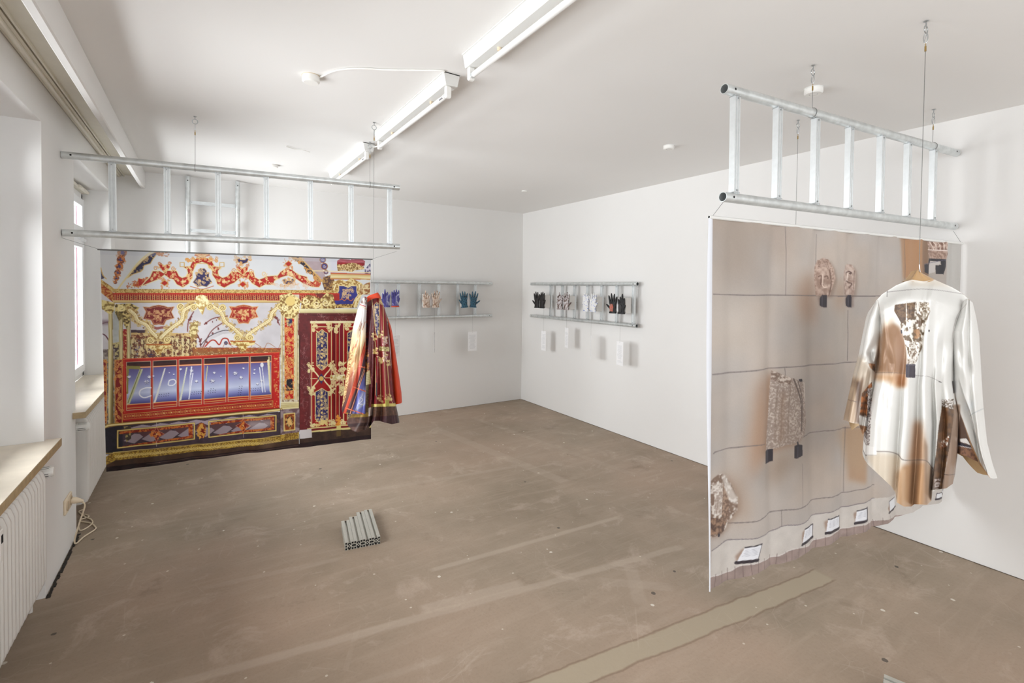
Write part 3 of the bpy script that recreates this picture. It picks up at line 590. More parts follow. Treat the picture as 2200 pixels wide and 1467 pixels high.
def draw_stone():
    """the printed stone wall with carved fragments"""
    c = Canvas(1240, 1120, (176, 166, 158), src=[(1530, 469), (2066, 523), (2044, 1062), (1524, 1268)])
    E = (1500, 440, 3.492); F = (1800, 500, 4.075); G = (1500, 860, 3.492); K = (1800, 820, 5.058)
    n = fbm(c.h, c.w, 160, 11, 4); c.img *= (.93 + .14*n)[..., None].astype(np.float32)
    n = noise2(c.h, c.w, 90, 4)
    c.img += ((n - .5)[..., None]*np.array([7, 1, -5])).astype(np.float32)
    c.frame(0, 0, 1)
    def joint(p, col=(104, 96, 96), w_=3.2): c.curve(p, w_, col, .8)
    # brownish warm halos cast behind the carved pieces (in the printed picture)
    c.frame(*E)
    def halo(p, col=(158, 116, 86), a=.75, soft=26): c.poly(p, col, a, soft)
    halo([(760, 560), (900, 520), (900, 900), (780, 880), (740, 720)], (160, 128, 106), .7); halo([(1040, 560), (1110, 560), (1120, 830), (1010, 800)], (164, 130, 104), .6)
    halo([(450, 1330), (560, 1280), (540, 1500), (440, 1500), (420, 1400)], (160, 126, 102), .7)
    halo([(500, 120), (720, 120), (700, 400), (500, 400)], (150, 132, 120), .35, 40); halo([(120, 110), (460, 110), (430, 640), (120, 640)], (150, 136, 124), .75, 50)  # broad darker patches at top and upper left, clear of the carvings
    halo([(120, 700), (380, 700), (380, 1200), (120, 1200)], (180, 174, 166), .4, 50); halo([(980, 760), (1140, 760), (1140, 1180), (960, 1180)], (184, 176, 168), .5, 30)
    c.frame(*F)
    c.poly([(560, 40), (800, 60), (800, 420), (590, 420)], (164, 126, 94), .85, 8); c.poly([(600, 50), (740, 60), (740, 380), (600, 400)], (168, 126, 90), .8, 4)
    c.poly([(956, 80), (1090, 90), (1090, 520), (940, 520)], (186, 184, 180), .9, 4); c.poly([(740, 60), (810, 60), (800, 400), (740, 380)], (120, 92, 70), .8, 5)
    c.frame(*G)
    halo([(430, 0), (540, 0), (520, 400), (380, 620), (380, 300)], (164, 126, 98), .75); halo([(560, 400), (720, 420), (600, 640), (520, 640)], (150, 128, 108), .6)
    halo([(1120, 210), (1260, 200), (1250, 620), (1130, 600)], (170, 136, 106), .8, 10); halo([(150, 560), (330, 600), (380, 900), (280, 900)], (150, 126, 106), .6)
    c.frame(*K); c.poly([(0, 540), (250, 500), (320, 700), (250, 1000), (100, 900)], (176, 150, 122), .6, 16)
    # joints
    c.frame(*E)
    joint([(112, 682), (380, 688), (560, 686), (900, 690), (1340, 694)]); joint([(664, 160), (666, 420), (660, 690)], w_=2); joint([(912, 220), (905, 380), (900, 520)], w_=2); joint([(1142, 800), (1140, 1000), (1136, 1180)], w_=2)
    joint([(105, 1292), (360, 1265), (560, 1240), (900, 1212), (1190, 1188), (1340, 1176)]); joint([(652, 1240), (656, 1300)], w_=2)
    c.frame(*F); joint([(0, 566), (330, 562), (700, 556)]); joint([(600, 60), (605, 300), (600, 420)], w_=2)
    c.frame(*G)
    joint([(112, 420), (150, 400), (380, 355), (500, 342)]); joint([(780, 282), (900, 245), (1060, 225), (1240, 198)], w_=2.6)
    joint([(230, 942), (420, 908), (480, 885), (600, 830), (780, 800), (900, 742), (1050, 712), (1200, 665), (1327, 630)]); joint([(622, 828), (624, 950)], w_=2); joint([(1120, 208), (1110, 500), (1106, 690)], w_=2); joint([(775, 480), (780, 800)], (120, 110, 108), 1.8)
    # plinth and plank skirting
    pl = [(100, 1140), (230, 1068), (430, 1030), (560, 985), (640, 935), (790, 915), (900, 855), (1060, 815), (1220, 760), (1327, 728), (2100, 560), (2100, 1500), (80, 1500)]
    c.poly(pl, (196, 190, 184), mott=.04, cell=30); c.curve(pl[:10], 2.6, (112, 104, 110))
    sk = [(80, 1335), (110, 1328), (240, 1300), (310, 1245), (440, 1210), (590, 1165), (700, 1100), (830, 1085), (900, 1040), (1060, 975), (1200, 925), (1327, 890), (2150, 720), (2150, 1600), (60, 1600)]
    c.poly(sk, (150, 132, 126), mott=.12, cell=22); c.curve(sk[:12], 3, (210, 204, 200))
    for k in range(26):
        x = 120 + k*52 + rng.rand()*14; y = 1420 - (x-80)*.36
        c.line([(x, y-90), (x + rng.randn()*6, y + 10)], 2.2, (106, 88, 84), .7)
    # heads
    def carve(p, hi, lo, cell=8, thr=.45, a=None):
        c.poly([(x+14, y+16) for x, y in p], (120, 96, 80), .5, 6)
        c.poly2(p, lo, hi, cell, thr, 2.5, 9, 1)
    c.frame(*E)
    carve([(900, 690), (892, 560), (895, 470), (915, 420), (950, 402), (985, 418), (1015, 480), (1030, 560), (1010, 620), (992, 690)], (188, 164, 150), (140, 114, 100), 5)
    c.poly2([(905, 670), (900, 560), (912, 490), (950, 465), (985, 490), (995, 560), (992, 640), (985, 690)], (196, 172, 158), (150, 124, 110), 14, .45, 2.5)
    for k in range(60): x, y = 915 + rng.rand()*70, 412 + rng.rand()*60; c.dot(x, y, 2.5, (112, 86, 74), .7)
    c.curve([(918, 545), (935, 540), (930, 600), (945, 606)], 3.5, (104, 76, 66)); c.curve([(955, 548), (975, 540), (980, 560)], 3.5, (110, 84, 72)); c.curve([(938, 600), (950, 625), (975, 625)], 3, (230, 210, 196)); c.curve([(945, 530), (944, 600)], 4, (216, 196, 182)); c.curve([(992, 500), (1000, 600), (985, 690)], 4, (110, 84, 72))
    carve([(1112, 684), (1102, 600), (1102, 520), (1118, 462), (1140, 446), (1170, 456), (1188, 500), (1190, 580), (1178, 684)], (192, 172, 160), (150, 126, 114), 10)
    c.curve([(1130, 515), (1150, 505), (1165, 515)], 4, (104, 80, 72)); c.curve([(1142, 520), (1138, 570), (1128, 590)], 3.5, (220, 204, 192)); c.curve([(1130, 575), (1150, 590), (1165, 600), (1150, 630)], 4, (104, 80, 72)); c.dot(1158, 520, 8, (90, 70, 62)); c.curve([(1182, 500), (1176, 640)], 3, (120, 98, 88)); 
    BL = (44, 38, 46)
    for x, y in ((922, 690), (1128, 690)):
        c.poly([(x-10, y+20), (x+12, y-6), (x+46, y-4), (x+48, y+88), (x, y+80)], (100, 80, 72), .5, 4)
        w_ = 50 if x < 1000 else 34
        c.poly([(x, y+22), (x+14, y-4), (x+w_, y-4), (x+w_, y+88), (x+14, y+86), (x, y+72)], BL); c.line([(x+16, y), (x+16, y+84)], 2, (96, 90, 100))
    # capital at the upper right
    c.frame(*F)
    c.poly2([(790, 72), (960, 88), (950, 158), (805, 150)], (196, 172, 158), (120, 88, 74), 8, .5, 4); [c.curve([(810 + 34*k, 78), (835 + 30*k, 110), (850 + 24*k, 150)], 4, (216, 200, 188)) for k in range(5)]
    c.poly2([(800, 148), (955, 158), (958, 190), (940, 235), (810, 225), (800, 180)], (176, 150, 136), (140, 112, 98), 5)
    c.line([(800, 150), (955, 160)], 4, (220, 204, 196))
    c.poly([(806, 226), (938, 234), (936, 300), (915, 370), (862, 366), (860, 290), (900, 285), (900, 256), (822, 250), (806, 290), (802, 368), (764, 350), (762, 282), (800, 278)], (36, 34, 42)); c.poly([(826, 252), (895, 258), (892, 282), (860, 286), (856, 350), (806, 366), (808, 290)], (190, 184, 180))
    c.line([(760, 280), (940, 240)], 2, (90, 86, 110))
    # draped torso
    c.frame(*E)
    tor = [(560, 1255), (700, 1312), (752, 1330), (795, 1340), (800, 1500), (812, 1640), (790, 1740), (738, 1790), (700, 1800), (660, 1810), (580, 1840), (540, 1865), (512, 1880), (520, 1780), (538, 1600), (550, 1400)]
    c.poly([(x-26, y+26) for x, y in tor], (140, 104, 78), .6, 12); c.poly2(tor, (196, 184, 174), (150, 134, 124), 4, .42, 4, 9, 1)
    c.poly2([(560, 1258), (700, 1312), (690, 1360), (620, 1350), (560, 1330)], (206, 194, 184), (120, 100, 88), 7, .5, 4)
    for x in (600, 640, 690): c.curve([(x, 1380), (x-14, 1560), (x-20, 1790)], 7, (136, 118, 106), .5)
    c.curve([(712, 1318), (740, 1400), (765, 1500), (770, 1700)], 5, (100, 86, 80)); c.curve([(740, 1330), (765, 1420), (775, 1500), (782, 1640)], 4, (110, 96, 90)); c.curve([(790, 1345), (800, 1480)], 4, (216, 206, 198)); c.poly([(748, 1318), (774, 1316), (776, 1336), (750, 1336)], BL)
    c.poly([(620, 1420), (660, 1420), (650, 1780), (600, 1800)], (140, 112, 92), .4, 8)
    c.frame(*G)
    for x, y, w_ in ((508, 388, 62), (712, 340, 64)):
        c.poly([(x+2, y+8), (x+26, y-6), (x+w_, y-10) if x < 600 else (x+w_, y), (x+w_, y+78), (x+22, y+98), (x, y+100)], BL); c.line([(x+26, y), (x+24, y+92)], 2, (86, 82, 96))
    c.line([(736, 320), (740, 345)], 6, BL)
    # boulder at the left edge
    st = [(80, 640), (112, 602), (150, 575), (185, 568), (220, 590), (262, 650), (298, 740), (298, 830), (262, 900), (235, 930), (222, 978), (180, 1015), (110, 1040), (80, 1040)]
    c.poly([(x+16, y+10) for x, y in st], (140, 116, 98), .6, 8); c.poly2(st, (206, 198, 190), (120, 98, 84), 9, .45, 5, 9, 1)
    c.poly2([(190, 640), (242, 740), (240, 860), (220, 960), (180, 930), (180, 800)], (164, 138, 118), (110, 86, 72), 6, .5, 4); c.poly([(182, 572), (222, 592), (296, 740), (290, 800), (246, 770), (196, 640)], (212, 206, 200), .7, 3)
    c.poly2([(80, 890), (150, 900), (220, 930), (200, 1000), (80, 1035)], (150, 120, 98), (84, 62, 52), 8, .5, 4)
    for k in range(9): c.curve([(118 + k*9, 640), (124 + k*8, 760), (118 + k*7, 880)], 2, (226, 220, 214), .6)
    c.poly([(148, 1015), (166, 1015), (164, 1038), (150, 1038)], BL)
    # captions on the plinth
    for q in ([(345, 1106), (468, 1074), (432, 1190), (286, 1226)], [(800, 962), (882, 930), (878, 1026), (776, 1072)], [(970, 886), (1068, 866), (1070, 958), (956, 988)], [(1186, 822), (1254, 792), (1254, 884), (1172, 914)]):
        q = [np.array(p, float) for p in q]
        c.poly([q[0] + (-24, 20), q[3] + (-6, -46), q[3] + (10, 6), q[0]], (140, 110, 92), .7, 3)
        c.poly(q, (226, 228, 234)); c.line([q[0], q[1]], 4, BL); c.line([q[3], q[2]], 10, (40, 30, 38)); c.line([q[1], q[2]], 2.5 if q[0][0] < 1100 else 7, (60, 52, 60))
        for t in (.2, .3, .4, .5, .6): c.line([q[0]*(1-t) + q[3]*t + (14, -3), q[1]*(1-t) + q[2]*t - (14, -3)], 1.2, (176, 178, 188))
    c.frame(*K)
    for q in ([(535, 1275), (620, 1240), (640, 1345), (535, 1395)], [(1040, 1190), (1175, 1170), (1168, 1215), (1030, 1255)]):
        c.poly(q, (222, 224, 228)); c.line([q[3], q[2]], 8, (50, 40, 46)); c.line([q[0], q[1]], 3, (60, 52, 60)); c.line([q[0], q[3]], 3, (60, 52, 60))
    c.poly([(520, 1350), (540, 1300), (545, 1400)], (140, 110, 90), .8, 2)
    # seams and faint creases of the weave
    c.img *= (1 + .03*(np.random.RandomState(3).rand(c.h, c.w) - .5))[..., None].astype(np.float32)
    return c

def draw_shirt():
    c = Canvas(700, 1030, (220, 219, 215), scale=2.05, origin=(1812, 590))
    F = (1800, 500, 4.075); K = (1800, 820, 5.058)
    c.img *= (.97 + .05*fbm(c.h, c.w, 120, 2))[..., None].astype(np.float32)
    BR = (176, 132, 90)
    c.frame(*F)
    c.poly([(590, 400), (900, 400), (1010, 480), (900, 470), (640, 470)], (196, 184, 168), .6, 8)
    c.poly([(400, 800), (470, 775), (545, 830), (600, 1010), (600, 1245), (320, 1225), (360, 950)], (146, 112, 84), 1, 7); c.poly([(520, 860), (560, 860), (600, 1000), (600, 1240), (520, 1230)], (136, 98, 68), .6, 6)
    c.poly([(320, 1232), (600, 1240), (590, 1340), (520, 1360), (440, 1300), (320, 1290)], (184, 142, 102), .9, 10); c.poly([(400, 760), (500, 740), (480, 800), (390, 840)], (214, 200, 182), .8, 8)
    c.poly([(500, 1240), (598, 1240), (594, 1350), (520, 1340)], (150, 100, 62), .8, 8)
    frag = [(500, 632), (590, 618), (690, 606), (795, 612), (812, 680), (790, 740), (760, 850), (742, 1000), (706, 1080), (682, 1150), (618, 1150), (600, 1020), (562, 860), (540, 760), (495, 685)]
    c.poly2(frag, (230, 226, 218), (104, 84, 62), 13, .52, 7, 22, 1)
    c.poly2([(500, 632), (600, 618), (600, 760), (560, 800), (495, 685)], (112, 86, 62), (84, 64, 48), 8); c.poly2([(606, 620), (680, 612), (670, 740), (610, 770)], (120, 94, 68), (86, 66, 50), 9)
    c.poly2([(720, 612), (800, 616), (806, 690), (760, 760), (720, 700)], (226, 220, 210), (130, 112, 92), 4, .5, 6); c.line([(600, 618), (600, 780)], 4, (214, 206, 196)); c.line([(700, 610), (700, 700)], 9, (236, 232, 226))
    c.curve([(610, 800), (660, 770), (720, 790), (740, 800)], 7, (240, 236, 230)); c.curve([(620, 830), (640, 900), (660, 960)], 6, (236, 232, 224)); c.poly([(690, 760), (740, 790), (735, 810), (690, 790)], (98, 74, 54)); c.poly2([(665, 850), (710, 840), (730, 900), (670, 950)], (170, 128, 88), (110, 84, 60), 7)
    c.poly2([(625, 960), (735, 960), (700, 1080), (680, 1140), (625, 1130)], (226, 222, 214), (126, 104, 84), 5, .55, 6)
    c.poly([(595, 1152), (610, 1148), (680, 1152), (678, 1270), (596, 1268)], (52, 44, 56)); c.line([(598, 1155), (678, 1160)], 3, (90, 84, 96)); c.poly([(796, 850), (808, 850), (804, 870), (792, 866)], (60, 52, 56)); c.poly([(550, 850), (562, 850), (566, 880), (554, 884)], (60, 52, 56))
    G_ = (136, 130, 130)
    c.curve([(430, 520), (540, 508), (700, 494), (850, 500), (1060, 530), (1120, 545)], 2.6, G_, .8); c.curve([(330, 1226), (450, 1224), (594, 1232)], 2.6, (120, 100, 84), .8); c.curve([(684, 1250), (800, 1262), (900, 1306)], 2.2, G_, .7); c.line([(885, 1302), (906, 1310)], 3.5, (60, 52, 56))
    c.line([(434, 505), (432, 560)], 3, (90, 84, 84), .7); c.curve([(350, 590), (372, 720), (384, 880)], 2.5, (150, 140, 130)); c.curve([(1130, 620), (1050, 720), (1010, 860), (1002, 960)], 2, (176, 170, 166))
    c.curve([(620, 412), (720, 425), (860, 405)], 3, (200, 190, 176))
    c.poly2([(910, 1460), (1010, 1455), (1010, 1480), (910, 1480)], (90, 80, 74), (220, 216, 210), 3)
    # left sleeve
    c.poly([(255, 1040), (350, 1040), (350, 1210), (310, 1200), (250, 1130)], (170, 166, 160), .6, 5); c.poly2([(268, 1140), (330, 1150), (326, 1220), (280, 1180)], (150, 104, 70), (84, 66, 56), 8)
    c.poly([(190, 1050), (300, 1200), (300, 1480), (100, 1480)], (188, 172, 152), .8, 10); c.poly([(190, 1300), (235, 1250), (215, 1480), (170, 1480)], (104, 80, 62), .8, 6)
    c.poly2([(262, 1360), (300, 1320), (300, 1480), (228, 1480)], (176, 112, 62), (90, 62, 44), 9, .5, 4)
    c.frame(*K)
    c.poly([(60, -40), (250, -40), (235, 470), (90, 450)], (158, 134, 110), .95, 8); c.poly([(170, 60), (190, 60), (170, 440), (140, 440)], (196, 174, 148), .6, 4); c.poly([(200, 0), (250, 0), (235, 450), (205, 450)], (74, 54, 44), .8, 5)
    c.poly2([(262, 130), (370, 0), (375, 60), (330, 380), (240, 360)], (172, 106, 58), (92, 64, 44), 12, .5, 4); c.poly([(236, 362), (330, 392), (330, 484), (236, 464)], (222, 218, 212)); c.curve([(240, 362), (330, 392)], 4, (130, 110, 96)); c.poly([(236, 470), (330, 490), (300, 600), (230, 600)], (150, 110, 78)); c.curve([(140, 205), (220, 222)], 2.5, (96, 80, 72))
    # tail of the back
    c.poly([(300, 800), (430, 770), (650, 790), (700, 850), (700, 1400), (600, 1400)], (206, 192, 172), .9, 10)
    c.poly([(720, 900), (960, 870), (1000, 1380), (640, 1400), (640, 1000)], (176, 138, 102), .95, 9); c.poly([(830, 450), (900, 420), (960, 700), (960, 880), (760, 880), (800, 700)], (170, 130, 96), .9, 14)
    c.poly([(690, 950), (740, 950), (740, 1380), (690, 1380)], (214, 186, 156), .5, 6); c.poly([(800, 860), (850, 870), (840, 1380), (790, 1380)], (110, 78, 52), .6, 7); c.poly([(860, 900), (930, 900), (930, 1330), (860, 1330)], (194, 152, 112), .6, 7)
    c.poly([(940, 600), (975, 700), (980, 1330), (955, 1330)], (120, 88, 62), .6, 4); c.poly([(975, 880), (1030, 940), (1025, 1290), (975, 1330)], (170, 140, 112), .8, 4)
    c.curve([(425, 758), (560, 762), (655, 792), (700, 845), (780, 856), (880, 850), (965, 862), (1032, 944)], 3.2, (110, 98, 92), .85)
    c.poly2([(325, 80), (375, 60), (362, 400), (345, 690), (305, 690), (320, 400)], (226, 222, 218), (110, 96, 92), 3, .5, 7); c.poly([(298, 692), (420, 716), (424, 796), (294, 796)], (232, 230, 226)); c.line([(300, 796), (420, 798)], 2, (170, 164, 160)); c.line([(292, 794), (312, 800)], 4, (90, 80, 78))
    # dark printed column on the right side
    dk = [(1132, 200), (1262, 190), (1258, 400), (1225, 640), (1190, 850), (1160, 1000), (1130, 1170), (1010, 1178), (1036, 980), (1066, 800), (1098, 480), (1128, 300)]
    c.poly([(1225, 250), (1330, 250), (1330, 800), (1260, 1150), (1120, 1180), (1190, 850)], (146, 122, 104), 1, 3); c.poly2(dk, (112, 80, 52), (78, 56, 40), 14, .5, 3); c.poly2([(1132, 196), (1262, 186), (1256, 300), (1132, 268)], (226, 222, 218), (100, 84, 70), 4, .5, 7)
    c.poly2([(1120, 660), (1215, 580), (1190, 700), (1110, 740)], (226, 222, 216), (130, 84, 54), 6, .45, 6); c.poly2([(1050, 1060), (1120, 1050), (1110, 1140), (1050, 1150)], (190, 180, 176), (86, 60, 44), 5, .55, 6); c.poly([(1150, 300), (1190, 290), (1170, 640), (1130, 640)], (150, 98, 58), .5, 6)
    c.curve([(1150, 1006), (1210, 1014), (1280, 1004)], 3, (80, 64, 56)); c.line([(1250, 0), (1262, 120)], 6, (70, 60, 60))
    # inside of the right cuff
    c.poly([(1255, 100), (1290, 240), (1360, 420), (1440, 640), (1540, 880), (1650, 1050), (1280, 1000), (1300, 640), (1330, 360)], (84, 62, 50), 1, 1)
    c.poly([(1262, 120), (1300, 250), (1380, 480), (1460, 700), (1560, 900), (1660, 1050), (1620, 1050), (1500, 860), (1430, 640), (1350, 400)], (182, 140, 96), 1, 1)
    c.poly([(1330, 620), (1400, 618), (1445, 690), (1330, 650)], (216, 212, 208)); c.poly([(1310, 655), (1450, 700), (1452, 722), (1310, 690)], (44, 40, 52)); c.poly2([(1305, 700), (1465, 730), (1530, 870), (1300, 800)], (130, 92, 70), (96, 68, 54), 8); c.line([(1312, 696), (1450, 722)], 3, (200, 196, 196))
    c.curve([(1440, 370), (1480, 340), (1600, 285)], 3, (150, 156, 160), .7); c.poly([(1400, 200), (1500, 220), (1460, 330), (1380, 300)], (206, 210, 212), .5, 8)
    return c

def draw_robe():
    """the printed jacket: door panels on the back, crown jewels case on the sleeve"""
    c = Canvas(620, 1240, (112, 26, 28), scale=3.9, origin=(728, 615))
    J = (700, 540, 3.761); c.frame(*J)
    c.poly([(120, 340), (700, 340), (700, 1500), (120, 1500)], (112, 24, 30), mott=.2, cell=20)
    c.poly([(325, 370), (385, 370), (390, 1500), (330, 1500)], (98, 40, 44), mott=.2, cell=10)
    for k in range(26):
        x, y = 335 + rng.rand()*45, 400 + rng.rand()*850; c.line([(x, y), (x + rng.randn()*8, y + rng.randn()*14), (x + rng.randn()*8, y + rng.randn()*16)], 1.2, (196, 150, 150), .5)
    c.poly([(440, 380), (480, 380), (500, 900), (530, 1250), (440, 1250)], (136, 24, 24), .8, 2)
    for a, b in (((372, 380), (400, 620)), ((400, 860), (405, 1160)), ((432, 375), (434, 640)), ((462, 380), (470, 780)), ((438, 900), (445, 1200)), ((495, 880), (520, 1200)), ((474, 860), (486, 1220))): c.line([a, b], 5, (216, 200, 140))
    p = [(394, 430), (412, 412), (430, 430), (434, 640), (416, 690), (402, 640)]; c.line(p + p[:1], 6, (222, 206, 140)); c.poly(p, (56, 50, 90)); c.filigree(p, 34, 9, 2.2, (226, 200, 150))
    for x, y in ((385, 690), (440, 670), (400, 800), (445, 880), (505, 900), (440, 1190), (520, 1190), (480, 720), (480, 840), (455, 400)): c.filigree([(x-18, y-26), (x+18, y-26), (x+18, y+26), (x-18, y+26)], 16, 9, 3, (222, 204, 140))
    c.curve([(386, 700), (400, 740), (400, 800)], 6, (222, 206, 150)); c.curve([(412, 850), (440, 860), (448, 900)], 6, (222, 206, 150)); c.poly2([(430, 768), (514, 772), (514, 808), (430, 804)], (216, 206, 150), (150, 126, 70), 8)
    c.poly2([(470, 370), (500, 400), (515, 520), (510, 640), (495, 560), (480, 450)], (196, 170, 110), (60, 54, 90), 6, .5, 6)
    c.filigree([(466, 690), (496, 690), (496, 760), (466, 760)], 22, 8, 2.4, (226, 196, 190)); c.filigree([(466, 812), (496, 812), (496, 890), (466, 890)], 22, 8, 2.4, (226, 196, 190)); c.filigree([(480, 1150), (520, 1150), (520, 1230), (480, 1230)], 14, 9, 2.4, (216, 190, 120))
    c.poly([(370, 1235), (600, 1225), (600, 1255), (370, 1262)], (206, 190, 110)); c.poly([(480, 1200), (512, 1200), (512, 1270), (480, 1272)], (170, 160, 70)); c.poly([(330, 1258), (620, 1250), (620, 1440), (330, 1440)], (82, 54, 40), mott=.3, cell=12); c.poly([(330, 1340), (620, 1320), (620, 1440), (330, 1440)], (56, 26, 30), mott=.2, cell=12)
    c.poly([(405, 1060), (415, 1060), (415, 1170), (405, 1170)], (30, 26, 30))
    # side fold
    c.poly2([(300, 560), (340, 560), (345, 1000), (310, 1010)], (120, 46, 30), (40, 32, 50), 12, .5, 4); c.filigree([(312, 800), (345, 800), (345, 990), (312, 990)], 30, 9, 3, (190, 130, 60))
    c.poly([(312, 985), (356, 960), (365, 1070), (318, 1080)], (186, 176, 130)); [c.line([(314, 1000 + 14*k), (360, 990 + 14*k)], 2, (120, 110, 70)) for k in range(6)]
    c.poly2([(318, 1080), (350, 1075), (345, 1300), (312, 1300)], (90, 76, 40), (60, 44, 36), 8); c.poly([(345, 1265), (380, 1255), (375, 1325), (340, 1335)], (196, 182, 176))
    c.poly([(150, 1300), (345, 1300), (345, 1345), (165, 1345)], (150, 122, 56), mott=.2, cell=8); c.poly([(150, 1345), (375, 1335), (365, 1500), (160, 1500)], (84, 60, 52), mott=.3, cell=14); c.poly([(160, 1395), (372, 1380), (372, 1410), (160, 1420)], (50, 30, 30)); c.poly([(170, 1430), (250, 1480), (300, 1500), (160, 1500)], (190, 184, 190)) 
    # sleeve: white vault, gilding, then the case with its red bars
    sl = [(296, 372), (335, 378), (325, 600), (318, 900), (318, 1315), (120, 1300), (130, 1200), (150, 1000), (180, 800), (215, 600), (250, 430)]
    c.grad(sl, [(0, (216, 212, 216)), (.22, (232, 226, 222)), (.34, (226, 200, 160)), (.6, (206, 160, 110)), (.75, (150, 90, 70)), (1, (70, 50, 56))], (300, 380), (180, 1290))
    c.poly2([(285, 378), (338, 378), (330, 430), (286, 420)], (216, 206, 200), (120, 96, 90), 10); c.line([(262, 425), (320, 445)], 7, (180, 60, 40)); c.curve([(265, 440), (300, 450), (330, 470)], 4, (226, 190, 110))
    for k in range(44):
        t = rng.rand(); x = 275 - t*110 + rng.randn()*20; y = 600 + t*520
        c.line([(x, y), (x + 6 + rng.rand()*18, y - 26 - rng.rand()*40)], 3 + rng.rand()*5, [(226, 186, 120), (176, 96, 60), (240, 226, 190), (150, 60, 46)][rng.randint(4)], .55)
    c.poly2([(130, 1050), (190, 800), (220, 810), (160, 1190), (120, 1290)], (226, 206, 150), (150, 96, 60), 8, .5, 3)
    c.poly([(318, 720), (322, 900), (160, 1312), (140, 1308), (220, 1080), (300, 780)], (186, 66, 44)); c.line([(318, 760), (150, 1310)], 2, (226, 130, 100))
    c.poly([(322, 800), (325, 1310), (180, 1312), (250, 1090)], (60, 36, 46)); c.poly([(318, 980), (318, 1312), (212, 1312), (270, 1100)], (96, 100, 170), 1, 3); c.poly([(318, 1080), (318, 1240), (240, 1290), (262, 1200)], (170, 178, 216), .8, 6)
    c.line([(315, 960), (196, 1312)], 6, (220, 150, 120)); c.line([(316, 930), (260, 1090)], 3, (236, 200, 170))
    for a, b in (((262, 925), (318, 940)), ((222, 1095), (318, 1130)), ((160, 1265), (300, 1312))): c.line([a, b], 9, (196, 84, 54)); c.line([a, b], 2, (236, 160, 120))
    c.curve([(280, 1180), (300, 1200), (270, 1230), (300, 1236)], 5, (230, 232, 242)); c.line([(300, 1150), (230, 1300)], 3, (226, 228, 240)); c.line([(240, 1290), (316, 1225)], 4, (170, 180, 140))
    return c
# ---------------------------------------------------------------- the room
XL, XR, YB, YF = -.695, 4.0, 5.95, -2.95
NIC_D = .195
def grid(nx, ny, P, name, m, parent=None, smooth=True):
    """P: (ny, nx, 3) positions"""
    v = P.reshape(-1, 3); f = []
    idx = np.arange(nx*ny).reshape(ny, nx)
    q = np.stack([idx[:-1, :-1], idx[1:, :-1], idx[1:, 1:], idx[:-1, 1:]], -1).reshape(-1, 4)
    me = bpy.data.meshes.new(name); me.vertices.add(len(v)); me.vertices.foreach_set('co', v.astype(np.float32).ravel())
    me.loops.add(q.size); me.loops.foreach_set('vertex_index', q.ravel().astype(np.int32))
    me.polygons.add(len(q)); me.polygons.foreach_set('loop_start', np.arange(0, q.size, 4, dtype=np.int32)); me.polygons.foreach_set('loop_total', np.full(len(q), 4, dtype=np.int32))
    me.update(calc_edges=True); me.validate()
    if m: me.materials.append(m)
    if smooth: me.polygons.foreach_set('use_smooth', np.ones(len(me.polygons), bool))
    o = bpy.data.objects.new(name, me); COL.objects.link(o)
    if parent: o.parent = parent
    return o

